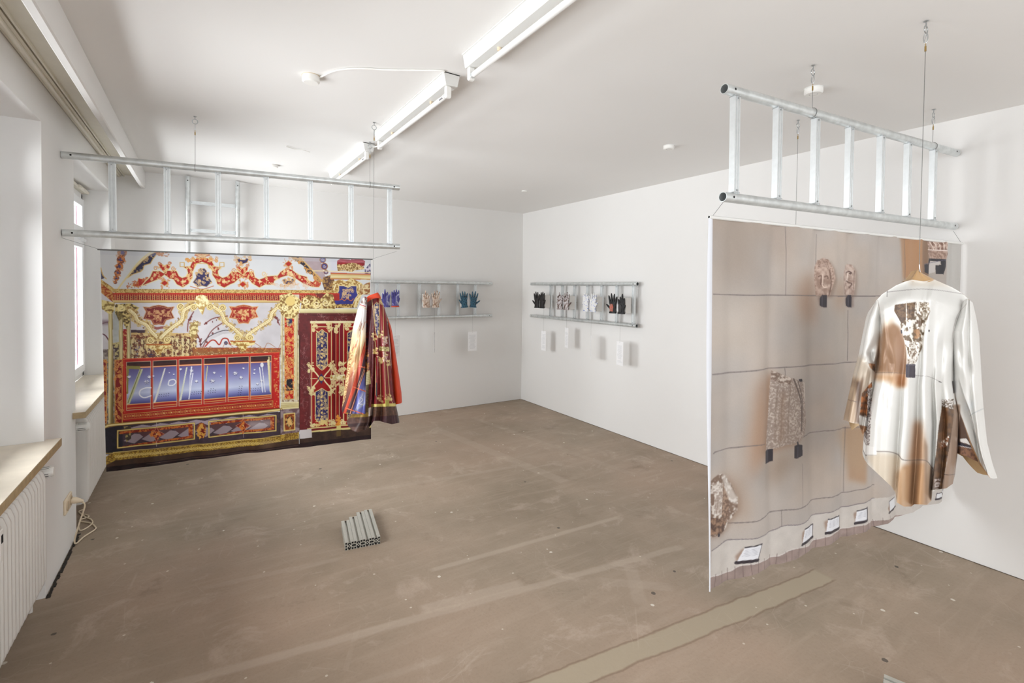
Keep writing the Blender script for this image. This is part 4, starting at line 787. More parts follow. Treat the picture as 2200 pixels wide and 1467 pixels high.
# floor material: worn brown screed with a mortar-filled channel, scuffs, scratches and paint specks
def floor_material():
    m = bpy.data.materials.new('worn_brown_screed'); m.use_nodes = True; nt = m.node_tree; N = nt.nodes; L = nt.links; b = N['Principled BSDF']
    tc = N.new('ShaderNodeTexCoord'); P = tc.outputs['Object']
    def noise(scale, det=5, rough=.6, vec=P, dist=0):
        n = N.new('ShaderNodeTexNoise'); n.inputs['Scale'].default_value = scale; n.inputs['Detail'].default_value = det; n.inputs['Roughness'].default_value = rough; n.inputs['Distortion'].default_value = dist; L.new(vec, n.inputs['Vector']); return n.outputs['Fac']
    def ramp(fac, p0, p1, c0, c1):
        r = N.new('ShaderNodeValToRGB'); r.color_ramp.elements[0].position = p0; r.color_ramp.elements[1].position = p1
        r.color_ramp.elements[0].color = (*c0, 1); r.color_ramp.elements[1].color = (*c1, 1); L.new(fac, r.inputs['Fac']); return r.outputs['Color']
    def mix(fac, a, c, blend='MIX'):
        x = N.new('ShaderNodeMix'); x.data_type = 'RGBA'; x.blend_type = blend
        if isinstance(fac, float): x.inputs[0].default_value = fac
        else: L.new(fac, x.inputs[0])
        for s, i in ((a, 6), (c, 7)):
            if isinstance(s, tuple): x.inputs[i].default_value = (*s, 1)
            else: L.new(s, x.inputs[i])
        return x.outputs[2]
    def math_(op, a, c=0.0, d=None):
        x = N.new('ShaderNodeMath'); x.operation = op
        for i, s in enumerate((a, c, d)):
            if s is None: continue
            if isinstance(s, (float, int)): x.inputs[i].default_value = s
            else: L.new(s, x.inputs[i])
        return x.outputs[0]
    sep = N.new('ShaderNodeSeparateXYZ'); L.new(P, sep.inputs[0]); X, Y = sep.outputs[0], sep.outputs[1]
    base = ramp(noise(1.1, 6, .65), .3, .72, lin((140, 125, 107)), lin((170, 154, 136)))
    base = mix(ramp(noise(.55, 3), .42, .62, (0, 0, 0), (.55, .55, .55)), base, lin((166, 141, 122)))
    base = mix(math_('MULTIPLY', ramp(noise(3.2, 6, .7, dist=.6), .56, .66, (0, 0, 0), (1, 1, 1)), .5), base, lin((186, 168, 152)))
    base = mix(math_('MULTIPLY', ramp(noise(2.1, 6, .7, dist=.4), .60, .72, (0, 0, 0), (1, 1, 1)), .5), base, lin((108, 92, 76)))
    base = mix(math_('MULTIPLY', ramp(noise(70, 4, .8), .5, .75, (0, 0, 0), (1, 1, 1)), .3), base, lin((112, 96, 82)))
    # long wiping streaks
    mp = N.new('ShaderNodeMapping'); mp.inputs['Scale'].default_value = (1.2, 9, 1); mp.inputs['Rotation'].default_value = (0, 0, .35); L.new(P, mp.inputs['Vector'])
    base = mix(math_('MULTIPLY', ramp(noise(1.6, 5, .6, mp.outputs[0], .8), .5, .7, (0, 0, 0), (1, 1, 1)), .35), base, lin((178, 160, 142)))
    wob = noise(5, 4); wob = math_('MULTIPLY_ADD', wob, .05, -.025)
    def band(p0, p1, half, soft, amt, col, wobk=1.0):
        """straight mark on the floor from p0 to p1"""
        nonlocal base
        d = np.array(p1) - np.array(p0); Lg = np.linalg.norm(d); d = d/Lg
        u = math_('ADD', math_('MULTIPLY_ADD', X, float(d[0]), float(-p0[0]*d[0] - p0[1]*d[1])), math_('MULTIPLY', Y, float(d[1])))
        v = math_('ADD', math_('MULTIPLY_ADD', X, float(-d[1]), float(p0[0]*d[1] - p0[1]*d[0])), math_('MULTIPLY', Y, float(d[0])))
        if wobk: v = math_('ADD', v, math_('MULTIPLY', wob, wobk))
        mr = N.new('ShaderNodeMapRange'); mr.inputs['From Min'].default_value = half + soft; mr.inputs['From Max'].default_value = half; L.new(math_('ABSOLUTE', v), mr.inputs['Value'])
        uc = math_('ABSOLUTE', math_('SUBTRACT', u, Lg/2)); m2 = N.new('ShaderNodeMapRange'); m2.inputs['From Min'].default_value = Lg/2 + .02; m2.inputs['From Max'].default_value = Lg/2 - .02; L.new(uc, m2.inputs['Value'])
        k = math_('MULTIPLY', math_('MULTIPLY', mr.outputs[0], m2.outputs[0]), amt)
        base = mix(k, base, col)
    band((-.3, 1.76), (3.07, 1.35), .064, .006, .6, lin((122, 101, 82))); band((-.3, 1.76), (3.07, 1.35), .052, .008, .75, lin((176, 163, 141)))
    LT = lin((186, 170, 154))
    for p0, p1, h, a in (((1.13, 2.60), (2.55, 2.50), .012, .5), ((-.2, 2.42), (2.6, 2.0), .018, .4), ((.95, 2.30), (1.5, 2.22), .03, .4), ((-.2, 2.1), (.9, 1.95), .01, .2), ((2.3, 5.2), (2.62, 3.2), .05, .2), ((2.9, 5.4), (3.25, 3.0), .03, .15), ((1.0, 3.9), (2.6, 3.7), .02, .2), ((1.9, 2.0), (2.2, 1.75), .03, .22), ((1.95, 1.75), (2.15, 2.0), .03, .22), ((.0, 3.1), (.7, 3.0), .015, .2)):
        band(p0, p1, h, .015, a, LT, .5)
    # fine scratches
    r = random.Random(4)
    for sc, th in ((3.1, .004), (5.3, .003)):
        mp = N.new('ShaderNodeMapping'); mp.inputs['Rotation'].default_value = (0, 0, r.random()*3); L.new(P, mp.inputs['Vector'])
        vo = N.new('ShaderNodeTexVoronoi'); vo.feature = 'DISTANCE_TO_EDGE'; vo.inputs['Scale'].default_value = sc; vo.inputs['Randomness'].default_value = 1; L.new(mp.outputs[0], vo.inputs['Vector'])
        k = math_('MULTIPLY', math_('LESS_THAN', vo.outputs['Distance'], th*sc*.5), ramp(noise(4, 2), .5, .62, (0, 0, 0), (1, 1, 1)))
        base = mix(math_('MULTIPLY', k, .16), base, lin((196, 180, 164)))
    # specks of paint
    for sc, rad, col, sd in ((7, .010, (226, 220, 208), 0), (4.1, .013, (66, 60, 56), 3), (13, .006, (210, 200, 186), 5)):
        mp = N.new('ShaderNodeMapping'); mp.inputs['Location'].default_value = (sd, sd*2, 0); L.new(P, mp.inputs['Vector'])
        vo = N.new('ShaderNodeTexVoronoi'); vo.inputs['Scale'].default_value = sc; L.new(mp.outputs[0], vo.inputs['Vector'])
        vc = N.new('ShaderNodeSeparateColor'); L.new(vo.outputs['Color'], vc.inputs[0])
        k = math_('MULTIPLY', math_('LESS_THAN', math_('ADD', vo.outputs['Distance'], math_('MULTIPLY', noise(60, 2), .05)), rad*sc + .025), math_('GREATER_THAN', vc.outputs[0], .72))
        base = mix(math_('MULTIPLY', k, .8), base, lin(col))
    L.new(base, b.inputs['Base Color'])
    b.inputs['Specular IOR Level'].default_value = .35
    rr = N.new('ShaderNodeMapRange'); rr.inputs['To Min'].default_value = .42; rr.inputs['To Max'].default_value = .7; L.new(noise(3, 4), rr.inputs['Value']); L.new(rr.outputs[0], b.inputs['Roughness'])
    bp = N.new('ShaderNodeBump'); bp.inputs['Strength'].default_value = .25; bp.inputs['Distance'].default_value = .004; L.new(noise(45, 5), bp.inputs['Height']); L.new(bp.outputs['Normal'], b.inputs['Normal'])
    return m
FLOOR = floor_material()
tag(box(XL - .5, XR + .12, YF - .1, YB + .12, -.08, 0).build('floor', FLOOR, smooth=False), kind='structure')
tag(box(XL - .5, XR + .12, YF - .1, YB + .12, RH, RH + .1).build('ceiling', CEIL, smooth=False), kind='structure')
tag(box(XR, XR + .1, YF, YB + .1, 0, RH).build('wall_right', WALL, smooth=False), kind='structure')
tag(box(XL - .5, XR + .1, YB, YB + .1, 0, RH).build('wall_back', WALL, smooth=False), kind='structure')
# rear wall with two openings behind the camera, added for the fill light
m = MB()
for a, b, c_, d_ in ((XL-.5, -.55, 0, RH), (1.75, 1.85, 0, RH), (4.0, 4.1, 0, RH), (-.55, 1.75, 0, .75), (1.85, 4.0, 0, .75), (-.55, 1.75, 2.6, RH), (1.85, 4.0, 2.6, RH)): m.box(a, b, YF - .1, YF, c_, d_)
tag(m.build('wall_front', WALL, smooth=False), kind='structure')
# left wall: piers between the window niches, parapets set back behind the radiators
SILL_Z, HEAD_Z, TH = .83, 2.49, .45
m = MB(); ys = [YF] + [v for ab in sorted(WIN_Y) for v in ab] + [YB]
for i in range(0, len(ys), 2): m.box(XL - TH, XL, ys[i], ys[i+1], 0, RH)
for a, b in WIN_Y:
    m.box(XL - TH, XL, a, b, HEAD_Z, RH); m.box(XL - TH, XL - .13, a, b, 0, SILL_Z - .04)
tag(m.build('wall_left', WALL, smooth=False), kind='structure')
STONE = mat('cream_travertine', (226, 216, 198), .3, var=.07, vscale=9)
SEDGE = mat('cut_stone_edge', (176, 154, 118), .6, var=.14, vscale=30)
PVC = mat('white_window_frame', (240, 241, 242), .35, var=.008)
GLASS = bpy.data.materials.new('window_glass'); GLASS.use_nodes = True
nt = GLASS.node_tree; b_ = nt.nodes['Principled BSDF']; nt.nodes.remove(b_)
tr = nt.nodes.new('ShaderNodeBsdfTransparent'); gl = nt.nodes.new('ShaderNodeBsdfGlossy'); gl.inputs['Roughness'].default_value = .02; mx = nt.nodes.new('ShaderNodeMixShader'); lw = nt.nodes.new('ShaderNodeFresnel'); lw.inputs['IOR'].default_value = 1.3
nt.links.new(lw.outputs[0], mx.inputs[0]); nt.links.new(tr.outputs[0], mx.inputs[1]); nt.links.new(gl.outputs[0], mx.inputs[2]); nt.links.new(mx.outputs[0], nt.nodes['Material Output'].inputs[0])
GASK = mat('pink_gasket', (190, 96, 124), .6)
for k, (a, b) in enumerate(WIN_Y):
    x0, x1 = XL - NIC_D - .06, XL - NIC_D
    w_ = tag(bpy.data.objects.new('window_%d' % (k+1), None), kind='structure'); COL.objects.link(w_); w_.location = (x1, (a+b)/2, SILL_Z)
    def put(o): o.parent = w_; o.location = (-w_.location[0], -w_.location[1], -w_.location[2]); return o
    fr = MB()
    for q in ((a, a+.05, SILL_Z, HEAD_Z-.05), (b-.05, b, SILL_Z, HEAD_Z-.05), (a, b, SILL_Z, SILL_Z+.05), (a, b, HEAD_Z-.1, HEAD_Z), (a, b, 2.03, 2.08)): fr.box(x0, x1, *q)
    put(fr.build('window_frame', PVC, bevel=.004))
    mid = (a + b)/2
    for (ya, yb_, za, zb) in ((a+.05, mid, SILL_Z+.05, 2.03), (mid, b-.05, SILL_Z+.05, 2.03), (a+.05, b-.05, 2.08, HEAD_Z-.1)):
        sh = MB(); t = .065
        for q in ((ya, ya+t, za, zb), (yb_-t, yb_, za, zb), (ya+t, yb_-t, za, za+t), (ya+t, yb_-t, zb-t, zb)): sh.box(x0+.01, x1+.018, *q)
        put(sh.build('sash', PVC, bevel=.004))
        put(box(x0+.026, x0+.032, ya+t, yb_-t, za+t, zb-t).build('pane', GLASS, smooth=False))
        for q in ((yb_-t-.0025, yb_-t, za+t, zb-t), (ya+t, ya+t+.0025, za+t, zb-t)): put(MB().box(x0+.034, x0+.037, *q).build('gasket', GASK, smooth=False))
    h = MB().box(x1+.018, x1+.03, mid-.015, mid+.015, 1.3, 1.37).tube([(x1+.03, mid, 1.335), (x1+.055, mid, 1.335), (x1+.058, mid, 1.22)], .009, 8)
    put(h.build('handle', PVC))
    lk = MB().box(x1+.0, x1+.035, b-.20, b-.06, 2.015, 2.04).tube([(x1+.02, b-.14, 2.02), (x1+.02, b-.14, 2.05)], .012, 10); put(lk.build('vent_stay', PVC))
    if k == 0: put(MB().box(x1, x1+.035, a+.9, b-.02, HEAD_Z-.045, HEAD_Z-.02).tube([(x1+.04, b-.05, HEAD_Z-.035), (x1+.04, b-.4, HEAD_Z-.035)], .016, 10).build('blind_box', TRIM))
    # stone sill
    s_ = MB(); lo = -.09 if k == 0 else -.03; hi_ = .03
    s_.prism([(x1, a+.002), (XL+.001, a+.002), (XL+.001, a+lo), (XL+.062, a+lo), (XL+.062, b+hi_), (XL+.001, b+hi_), (XL+.001, b-.002), (x1, b-.002)], 'z', SILL_Z-.04, SILL_Z)
    so = tag(s_.build('window_sill', STONE, smooth=False), ['polished cream stone window sill behind the red and gold banner, above the far radiator', 'polished cream stone window sill above the nearest radiator at the left edge'][k] if k < 2 else 'cream stone window sill outside the frame on the left wall, %s' % ('nearer one' if k == 2 else 'farther one'), 'window sill', 'stone window sills')
    e = MB(); e.box(XL+.062, XL+.064, a+lo, b+hi_, SILL_Z-.04, SILL_Z-.003); e.box(XL+.001, XL+.064, a+lo-.002, a+lo, SILL_Z-.04, SILL_Z-.003)
    eo = e.build('edge', SEDGE, so, smooth=False); eo['label'] = 'rough tan cut edge'
# curtain box under the ceiling along the left wall
m = MB(); A0, A1 = hit(103.5, 0, 2, RH), np.array([-.462, YB, RH])
xa = lambda y, off=0: -.462 + (A0[0] + .462)*(YB - y)/(YB - A0[1])*0 + off
m = MB().box(-.50, -.462, YF, YB, 2.585, RH); tag(m.build('trim_1', WALL, bevel=.006), kind='structure')
m = MB().box(-.63, -.51, YF, YB-.0, 2.70, RH)
for x in (-.515, -.625): m.box(x-.004, x+.004, YF, YB, 2.685, 2.70)
tag(m.build('trim_2', TRIM, smooth=False), kind='structure')
m = MB().box(-.692, -.64, YF, YB, 2.69, 2.712).tube([(-.665, YF, 2.685), (-.665, YB, 2.685)], .012, 10); tag(m.build('trim_3', TRIM), kind='structure')
tag(box(-.64, -.63, YF, YB, 2.72, RH).build('trim_4', DARKM, smooth=False), kind='structure')
# gap of crumbled screed along the foot of the pier
r = random.Random(2); m = MB(); pts = []
for k in range(46):
    y = 3.42 + k*.0172; pts.append((XL + .002 + r.random()*.006, XL + .010 + r.random()*.012, y))
for (a, b, y), (a2, b2, y2) in zip(pts, pts[1:]): m.box(min(a, a2), max(b, b2), y, y2, .0005, .003 + r.random()*.003)
tag(m.build('baseboard_left', mat('dark_crumbled_joint', (46, 40, 34), .9, var=.4, vscale=60), smooth=False), kind='structure')
m = MB(); y = -2.9
while y < 5.9:
    d = .03 + r.random()*.12; d = min(d, YB - .01 - y); m.box(XR - .002 - r.random()*.006, XR - .0005, y, y + d + .001, .0005, .003); y += d
tag(m.build('baseboard_right', mat('dark_floor_joint', (92, 80, 68), .9, var=.4, vscale=60), smooth=False), kind='structure')
m = MB(); x = -.6
while x < 3.95:
    d = .03 + r.random()*.12; m.box(x, min(x + d + .001, 3.98), YB - .002 - r.random()*.006, YB - .0005, .0005, .003); x += d
tag(m.build('baseboard_back', mat('pale_floor_joint', (128, 116, 102), .9, var=.4, vscale=60), smooth=False), kind='structure')

# ---------------------------------------------------------------- radiators
def radiator(y0, y1, lab, valve_y, valve_side):
    xf, xb, z0, z1 = XL + .048, XL - .11, .15, .755
    t = thing('radiator', lab, 'radiator', ((xf+xb)/2, (y0+y1)/2, 0), group='column radiators under the windows'); ox, oy = (xf+xb)/2, (y0+y1)/2
    n = int(round((y1-y0)/.046)); p = (y1-y0)/n
    sec = MB()
    prof = [(xb, z0+.03), (xb+.03, z0), (xf-.045, z0), (xf-.012, z0+.015), (xf, z0+.05), (xf, z1-.06), (xf-.012, z1-.022), (xf-.05, z1), (xb+.03, z1), (xb, z1-.03)]
    c0 = (np.array(prof).mean(0))
    w0 = p*.33
    for s_, dx in ((-w0, w0*.95), (-w0*.75, w0*.36), (-w0*.3, 0), (w0*.3, 0), (w0*.75, w0*.36), (w0, w0*.95)):
        for x, z in prof:
            sec.v.append((x - ox - (dx if x > c0[0] else -dx), s_, z - (dx if z > c0[1] else -dx)*.6))
    k = len(prof)
    for j in range(5): sec.f += [(j*k+i, j*k+(i+1) % k, (j+1)*k+(i+1) % k, (j+1)*k+i) for i in range(k)]
    sec.f += [tuple(range(k-1, -1, -1)), tuple(5*k+i for i in range(k))]
    first = sec.build('section', RADI, t, angle=80); first.location = (0, y0 + p/2 - oy, 0)
    for i in range(1, n):
        o = first.copy(); o.parent = t; o.location = (0, y0 + p*(i+.5) - oy, 0); COL.objects.link(o)
    hub = MB()
    for z in (z0+.055, z1-.055): hub.tube([(0, y0-oy+.005, z), (0, y1-oy-.005, z)], .022, 12)
    hub.build('header_pipe', RADI, t)
    for yy in (y0+.2, y1-.2): MB().box(xb-ox-.03, xb-ox+.01, yy-oy-.012, yy-oy+.012, z0+.06, z1-.1).build('wall_bracket', RADI, t)
    # thermostat head with its ribbed grip
    v = MB(); vy = valve_y - oy; s = valve_side; zv = z1-.055
    v.tube([(0, (y1 if s > 0 else y0)-oy, zv), (0, vy, zv), (0.02, vy, zv)], .011, 10); v.tube([(0, vy, zv), (0, vy, .10), (0, vy, 0.002)], .009, 10)
    vb = v.build('valve', RADI, t)
    g = MB().lathe((0, 0, 0), [(.018, 0), (.024, .006), (.026, .02), (.026, .07), (.022, .078)], 20)
    for q in range(16):
        a = q*2*math.pi/16; g.box(-.002, .002, .0245, .029, .012, .066, Matrix.Rotation(a, 4, 'Z'))
    go = g.build('thermostat_head', PLAS, t, angle=30); go.rotation_euler = (0, math.pi/2, 0); go.location = (.015, vy, zv)
    sl = MB()
    for q in range(12):
        a = q*2*math.pi/12 + .13; sl.box(-.0018, .0018, .0255, .0268, .02, .06, Matrix.Rotation(a, 4, 'Z'))
    so_ = sl.build('grip_slots', DARKM, go, smooth=False)
    return t, ox, oy, xf
ra, ox, oy, xf = radiator(4.30, 5.62, 'white ribbed column radiator partly behind the red and gold banner', 4.235, -1)
rb, ox, oy, xf = radiator(1.98, 3.24, 'large white ribbed column radiator nearest the camera at the left edge', 3.31, 1)
al = MB().prism([(-.014, .0), (.014, 0), (.018, .04), (.018, .12), (-.018, .12), (-.018, .04)], 'x', 0, .024).build('heat_meter', PLAS, rb, bevel=.003); al.location = (xf-ox, 2.50-oy, .625)
am = box(.0242, .0252, -.006, .012, .07, .10).build('display', DARKM, al, smooth=False)
# ---------------------------------------------------------------- socket and lead
t = thing('wall_socket', 'ivory double wall socket with a plug in it on the pier', 'socket', (XL, 3.93, .315))
MB().box(.0, .012, -.10, .07, -.045, .045).build('cover_plate', YELL, t, bevel=.004)
for yy in (-.055, .03):
    MB().lathe((0, 0, 0), [(.028, 0), (.028, .004), (.02, .0045)], 20).build('socket_insert', mat('ivory_dark', (190, 172, 146), .5), t).matrix_local = Matrix.Translation((.012, yy, 0)) @ Matrix.Rotation(math.pi/2, 4, 'Y')
t = thing('extension_lead', 'cream mains lead dropping from the wall socket and looping on the floor', 'cable', (XL + .02, 3.98, 0))
ox_, oy_ = XL + .02, 3.98
MB().lathe((0, 0, 0), [(.019, 0), (.02, .02), (.012, .045), (.007, .06)], 14).build('plug', YELL, t).matrix_local = Matrix.Translation((-.006, -.02, .315)) @ Matrix.Rotation(math.pi/2 + .3, 4, 'Y')
px = lambda x, y: tuple(hit(x, y, 2, .006))
path = [(XL + .058, 3.96, .30), (XL + .075, 3.975, .26), (XL + .045, 4.0, .15), (XL + .02, 4.015, .05), (XL + .022, 4.03, .009)] + [px(x, y) for x, y in ((180, 1153), (203, 1138), (205, 1132), (195, 1124), (170, 1118))] + [(XL + .02, 4.46, .006), (XL - .02, 4.52, .006), (XL - .02, 4.38, .006)] + [px(x, y) for x, y in ((171, 1139), (186, 1134), (198, 1124), (196, 1116), (185, 1111), (174, 1104), (170, 1098))] + [(XL - .03, 4.62, .006)]
sm = smooth([np.array(p) for p in path], 5) if False else None
def smooth3(pts, n=6):
    P = [np.array(p, float) for p in pts]; P = [2*P[0]-P[1]] + P + [2*P[-1]-P[-2]]; out = []
    for i in range(1, len(P)-2):
        a, b, c, d = P[i-1:i+3]
        for q in np.linspace(0, 1, n, endpoint=False): out.append(.5*(2*b + (c-a)*q + (2*a-5*b+4*c-d)*q*q + (3*b-a-3*c+d)*q**3))
    return out + [P[-2]]
MB().tube([(p[0]-ox_, p[1]-oy_, max(.0045, p[2])) for p in smooth3(path)], .0045, 8).build('cord', YELL, t)
# ---------------------------------------------------------------- ceiling fixtures
def lamp(ya, yb_, lab):
    L = yb_ - ya
    t = thing('fluorescent_lamp', lab, 'lamp', (1.078, (ya+yb_)/2, RH), group='fluorescent battens in a row on the ceiling')
    MB().prism([(-.045, 0), (-.032, -.062), (.032, -.062), (.045, 0), (.049, 0), (.049, -.004), (-.049, -.004), (-.049, 0)][:4], 'y', -L/2, L/2).build('housing', LACQ, t, smooth=False)
    MB().box(-.05, .05, -L/2, L/2, -.005, -.0005).build('backing_plate', LACQ, t, smooth=False)
    MB().tube([(-.012, -L/2+.03, -.102), (-.012, L/2-.03, -.102)], .013, 14).build('tube', TUBE, t)
    for s in (-1, 1):
        y = s*(L/2-.022); MB().box(-.028, .004, y-.012, y+.012, -.122, -.062).build('lamp_holder', PLAS, t, bevel=.005)
        c = MB().tube([(-.012, s*(L/2-.036), -.102), (-.012, s*(L/2-.05), -.102)], .0136, 14); c.build('end_cap', ALU, t)
    for y in (-L/2+.26, L/2-.26): MB().lathe((0, 0, 0), [(.009, 0), (.009, -.012), (.006, -.014)], 12).build('turn_screw', YELL, t).location = (-.002, y, -.062)
    m = MB()
    for k in range(5): m.box(-.0245, -.02, -L/2+.066+k*.008, -L/2+.071+k*.008, -.112+.002*(k % 2), -.098)
    m.build('printed_mark', INK, t, smooth=False)
    return t
lamp(.90, 2.06, 'nearest white fluorescent batten, cut off by the top edge of the picture')
lamp(2.27, 3.44, 'middle white fluorescent batten, joined by a cord to the ceiling junction box')
lamp(3.72, 4.90, 'farthest white fluorescent batten above the red and gold banner')
t = thing('linking_cord', 'short white cord joining the middle and farthest fluorescent battens', 'cord', (1.1, 3.58, RH))
MB().tube(smooth3([(0, -.13, -.03), (.01, -.06, -.055), (.0, .03, -.05), (-.0, .13, -.03)]), .004, 8).build('cord', PLAS, t)
JB = hit(668, 163, 2, RH)
t = thing('junction_box', 'round white junction box on the ceiling at the end of the curved cord', 'junction box', tuple(JB))
MB().lathe((0, 0, 0), [(.043, -.0005), (.043, -.03), (.036, -.037), (0.001, -.037)], 28).build('box', PLAS, t); MB().lathe((0, 0, 0), [(.045, -.0002), (.045, -.003)], 28).build('base_ring', YELL, t)
t = thing('supply_cord', 'white supply cord curving across the ceiling from junction box to middle batten', 'cord', tuple(JB))
pts = [tuple(hit(x, y, 2, RH-.006) - JB) for x, y in ((684, 168), (720, 152), (770, 147), (830, 150), (900, 151), (950, 152))]
MB().tube(smooth3(pts + [(.545, -.44, -.012)]), .0045, 8).build('cord', PLAS, t)
def ceiling_disc(px_, py_, r, h, lab, cat, name, ring=True):
    p = hit(px_, py_, 2, RH); t = thing(name, lab, cat, tuple(p))
    MB().lathe((0, 0, 0), [(r, -.0005), (r, -h*.75), (r*.86, -h), (.001, -h)], 28).build('housing', PLAS, t)
    if ring: MB().lathe((0, 0, 0), [(r*1.04, -.0002), (r*1.04, -.005)], 28).build('base_ring', LACQ, t); MB().torus((0, 0, -h*.97), r*.45, .0012, 'z').build('vent_ring', INK, t)
ceiling_disc(1748, 190, .045, .032, 'white smoke detector beside the right hanging ladder', 'smoke detector', 'smoke_detector')
ceiling_disc(1437, 313, .040, .028, 'white smoke detector in the middle of the ceiling left of the right ladder', 'smoke detector', 'smoke_detector')
ceiling_disc(1127, 410, .034, .012, 'small white blanking cap on the ceiling near the back corner', 'cap', 'cover_disc', False)
ceiling_disc(586, 354, .045, .024, 'small white blanking cap on the ceiling above the left hanging ladder', 'cap', 'cover_disc', False)
p = hit(640, 318, 2, RH); t = thing('loose_cord', 'short white cord stub stuck to the ceiling above the left ladder', 'cord', tuple(p))
MB().tube(smooth3([(-.09, -.02, -.005), (-.03, .01, -.008), (.03, 0, -.008), (.09, .0, -.02)]), .004, 8).build('cord', PLAS, t)

# ---------------------------------------------------------------- ladders
def ladder(lab, loc, rot, L, rungs, gap, rail_labels=None, group='galvanised ladders'):
    """rails along local X, rungs along local Z, lower rail at z = 0"""
    t = thing('ladder', lab, 'ladder', loc, rot, group)
    R = .0215
    for z in (0, gap):
        MB().pipe((0, 0, z), (L, 0, z), R, R - .003, 28).build('rail', GALV, t)
        for x in (.045, L-.045):
          for sg in (-1, 1):
            h = MB().add([(x + .0055*math.cos(a), sg*R*1.012, z + .0055*math.sin(a)) for a in np.linspace(0, 6.283, 12, endpoint=False)], [tuple(range(12))]).build('drilled_hole', DARKM, t, smooth=False)
        for x in ():
            h.add([(x + .0055*math.cos(a), -R*1.012, z + .0055*math.sin(a)) for a in np.linspace(0, 6.283, 12, endpoint=False)], [tuple(range(12))]); h.add([(x + .0055*math.cos(a), R*1.012, z + .0055*math.sin(a)) for a in np.linspace(0, 6.283, 12, endpoint=False)], [tuple(range(12))])
        for x in (.12, L-.123): MB().tube([(x, 0, z), (x + .003, 0, z)], R - .0035, 20).build('bore_shade', DARKM, t, smooth=False)  # black discs put the shade of the hollow bore inside each rail end
    w_, d_ = .0165, .014
    prof = [(-w_, -d_), (-w_*.62, -d_), (-w_*.55, -d_+.003), (-w_*.35, -d_+.003), (-w_*.28, -d_), (w_*.28, -d_), (w_*.35, -d_+.003), (w_*.55, -d_+.003), (w_*.62, -d_), (w_, -d_)]
    prof = prof + [(x, -y) for x, y in prof[::-1]]
    first = None
    for x in rungs:
        if first is None:
            m = MB().prism(prof, 'z', R - .004, gap - R + .004); first = m.build('rung', ALU, t, smooth=False)
            bos = []
            for z, s in ((R-.001, 1), (gap-R+.001, -1)): bos.append(MB().box(-w_-.002, w_+.002, -d_-.002, d_+.002, z, z + s*.004).tube([(0, -d_-.004, z + s*.012), (0, -d_+.001, z + s*.012)], .004, 8).build('rung_fixing', STEEL, first))
            o = first
        else:
            o = first.copy(); COL.objects.link(o); o.parent = t; 
            for bo in bos: b2 = bo.copy(); COL.objects.link(b2); b2.parent = o
        o.location = (x, 0, 0)
    return t
AN = math.radians(-5.05); L1P = np.array([-.034, 3.79]); D1 = np.array([math.cos(AN), math.sin(AN), 0]); N1 = np.array([-D1[1], D1[0], 0])
L2P = np.array([2.488, 1.206]); AN2 = math.atan2(-.111, 1.189); D2 = np.array([math.cos(AN2), math.sin(AN2), 0]); N2 = np.array([-D2[1], D2[0], 0])
la = ladder('galvanised steel ladder hung on edge from the ceiling above the red and gold banner', (-.688, 3.848, 1.954), (0, -.008, AN), 2.0, [.233, .509, .788, 1.073, 1.356, 1.637, 1.924], .458)
lb = ladder('galvanised steel ladder hung on edge from the ceiling above the stone-print banner', (1.875, 1.263, 2.058), (0, -.008, AN2), 2.115, [.07, .36, .65, .942, 1.243, 1.528, 1.825], .457)
lc = ladder('horizontal wall ladder on the back wall carrying three pairs of gloves, partly behind the jacket', (1.43, 5.87, 1.262), (0, 0, 0), 2.0, [.10, .374, .649, .921, 1.193, 1.466, 1.734], .45)
ld = ladder('horizontal wall ladder on the right wall carrying four pairs of gloves', (3.93, 5.62, 1.262), (0, 0, -math.pi/2), 1.985, [.215, .461, .706, .952, 1.194, 1.441, 1.685, 1.934][:7] if False else [.461, .706, .952, 1.194, 1.441, 1.685, 1.934], .45)
le = ladder('upright ladder fixed to the back wall behind the left hanging ladder', (.321, 5.87, .72), (0, -math.pi/2, 0), 2.02, [.08, .36, .64, .92, 1.2, 1.48, 1.76], .436)
# wall stand-offs of the wall ladders (parts of each ladder)
for t, xs_, zs_ in ((lc, (.05, 1.0, 1.95), (0, .45)), (ld, (.05, 1.0, 1.93), (0, .45)), (le, (.05, 1.0, 1.95), (0, .436))):
    for x in xs_:
        for z in zs_: MB().tube([(x, 0.0, z), (x, .0795 if t is not ld else .0695, z)], .006, 8).build('wall_fixing', STEEL, t)

# ---------------------------------------------------------------- hanging wires with eye bolt, snap hook and ferrule
def hanger_wire(px_, py_, zend, lab, loop=None):
    p = hit(px_, py_, 2, RH); t = thing('hanging_wire', lab, 'wire', tuple(p), (0, 0, 0), 'steel hanging wires')
    MB().lathe((0, 0, 0), [(.003, -.0004), (.009, -.001), (.009, -.003), (.0025, -.006), (.0025, -.018)], 10).torus((0, 0, -.034), .015, .0024, 'y').build('eye_bolt', STEEL, t)
    MB().torus((0, 0, -.068), .007, .0015, 'x', sq=2.9).tube([(0, -.004, -.05), (0, .006, -.084)], .0013, 6).build('snap_hook', STEEL, t)
    MB().torus((0, 0, -.095), .004, .0009, 'y', sq=1.6).tube([(0, 0, -.101), (0, 0, -.121)], .0035, 8).build('ferrule', BRASS, t)
    MB().tube([(0, 0, -.10), (0, 0, zend - RH)], .0011, 5).build('cable', WIRE, t)
    if loop: 
        c, ax = loop; n = []
        for a in np.linspace(0, 2*math.pi, 22): n.append((c[0] + D1[1]*0 + ax[0]*.0235*math.sin(a), c[1] + ax[1]*.0235*math.sin(a), c[2] + .0235*math.cos(a)))
        MB().tube([(q[0]-p[0], q[1]-p[1], q[2]-RH) for q in n], .0013, 5, caps=False).build('loop', WIRE, t)
    return p
hanger_wire(419, 250, 2.436, 'steel wire holding the left end of the left hanging ladder', ((-.034, 3.79, 2.417), N1))
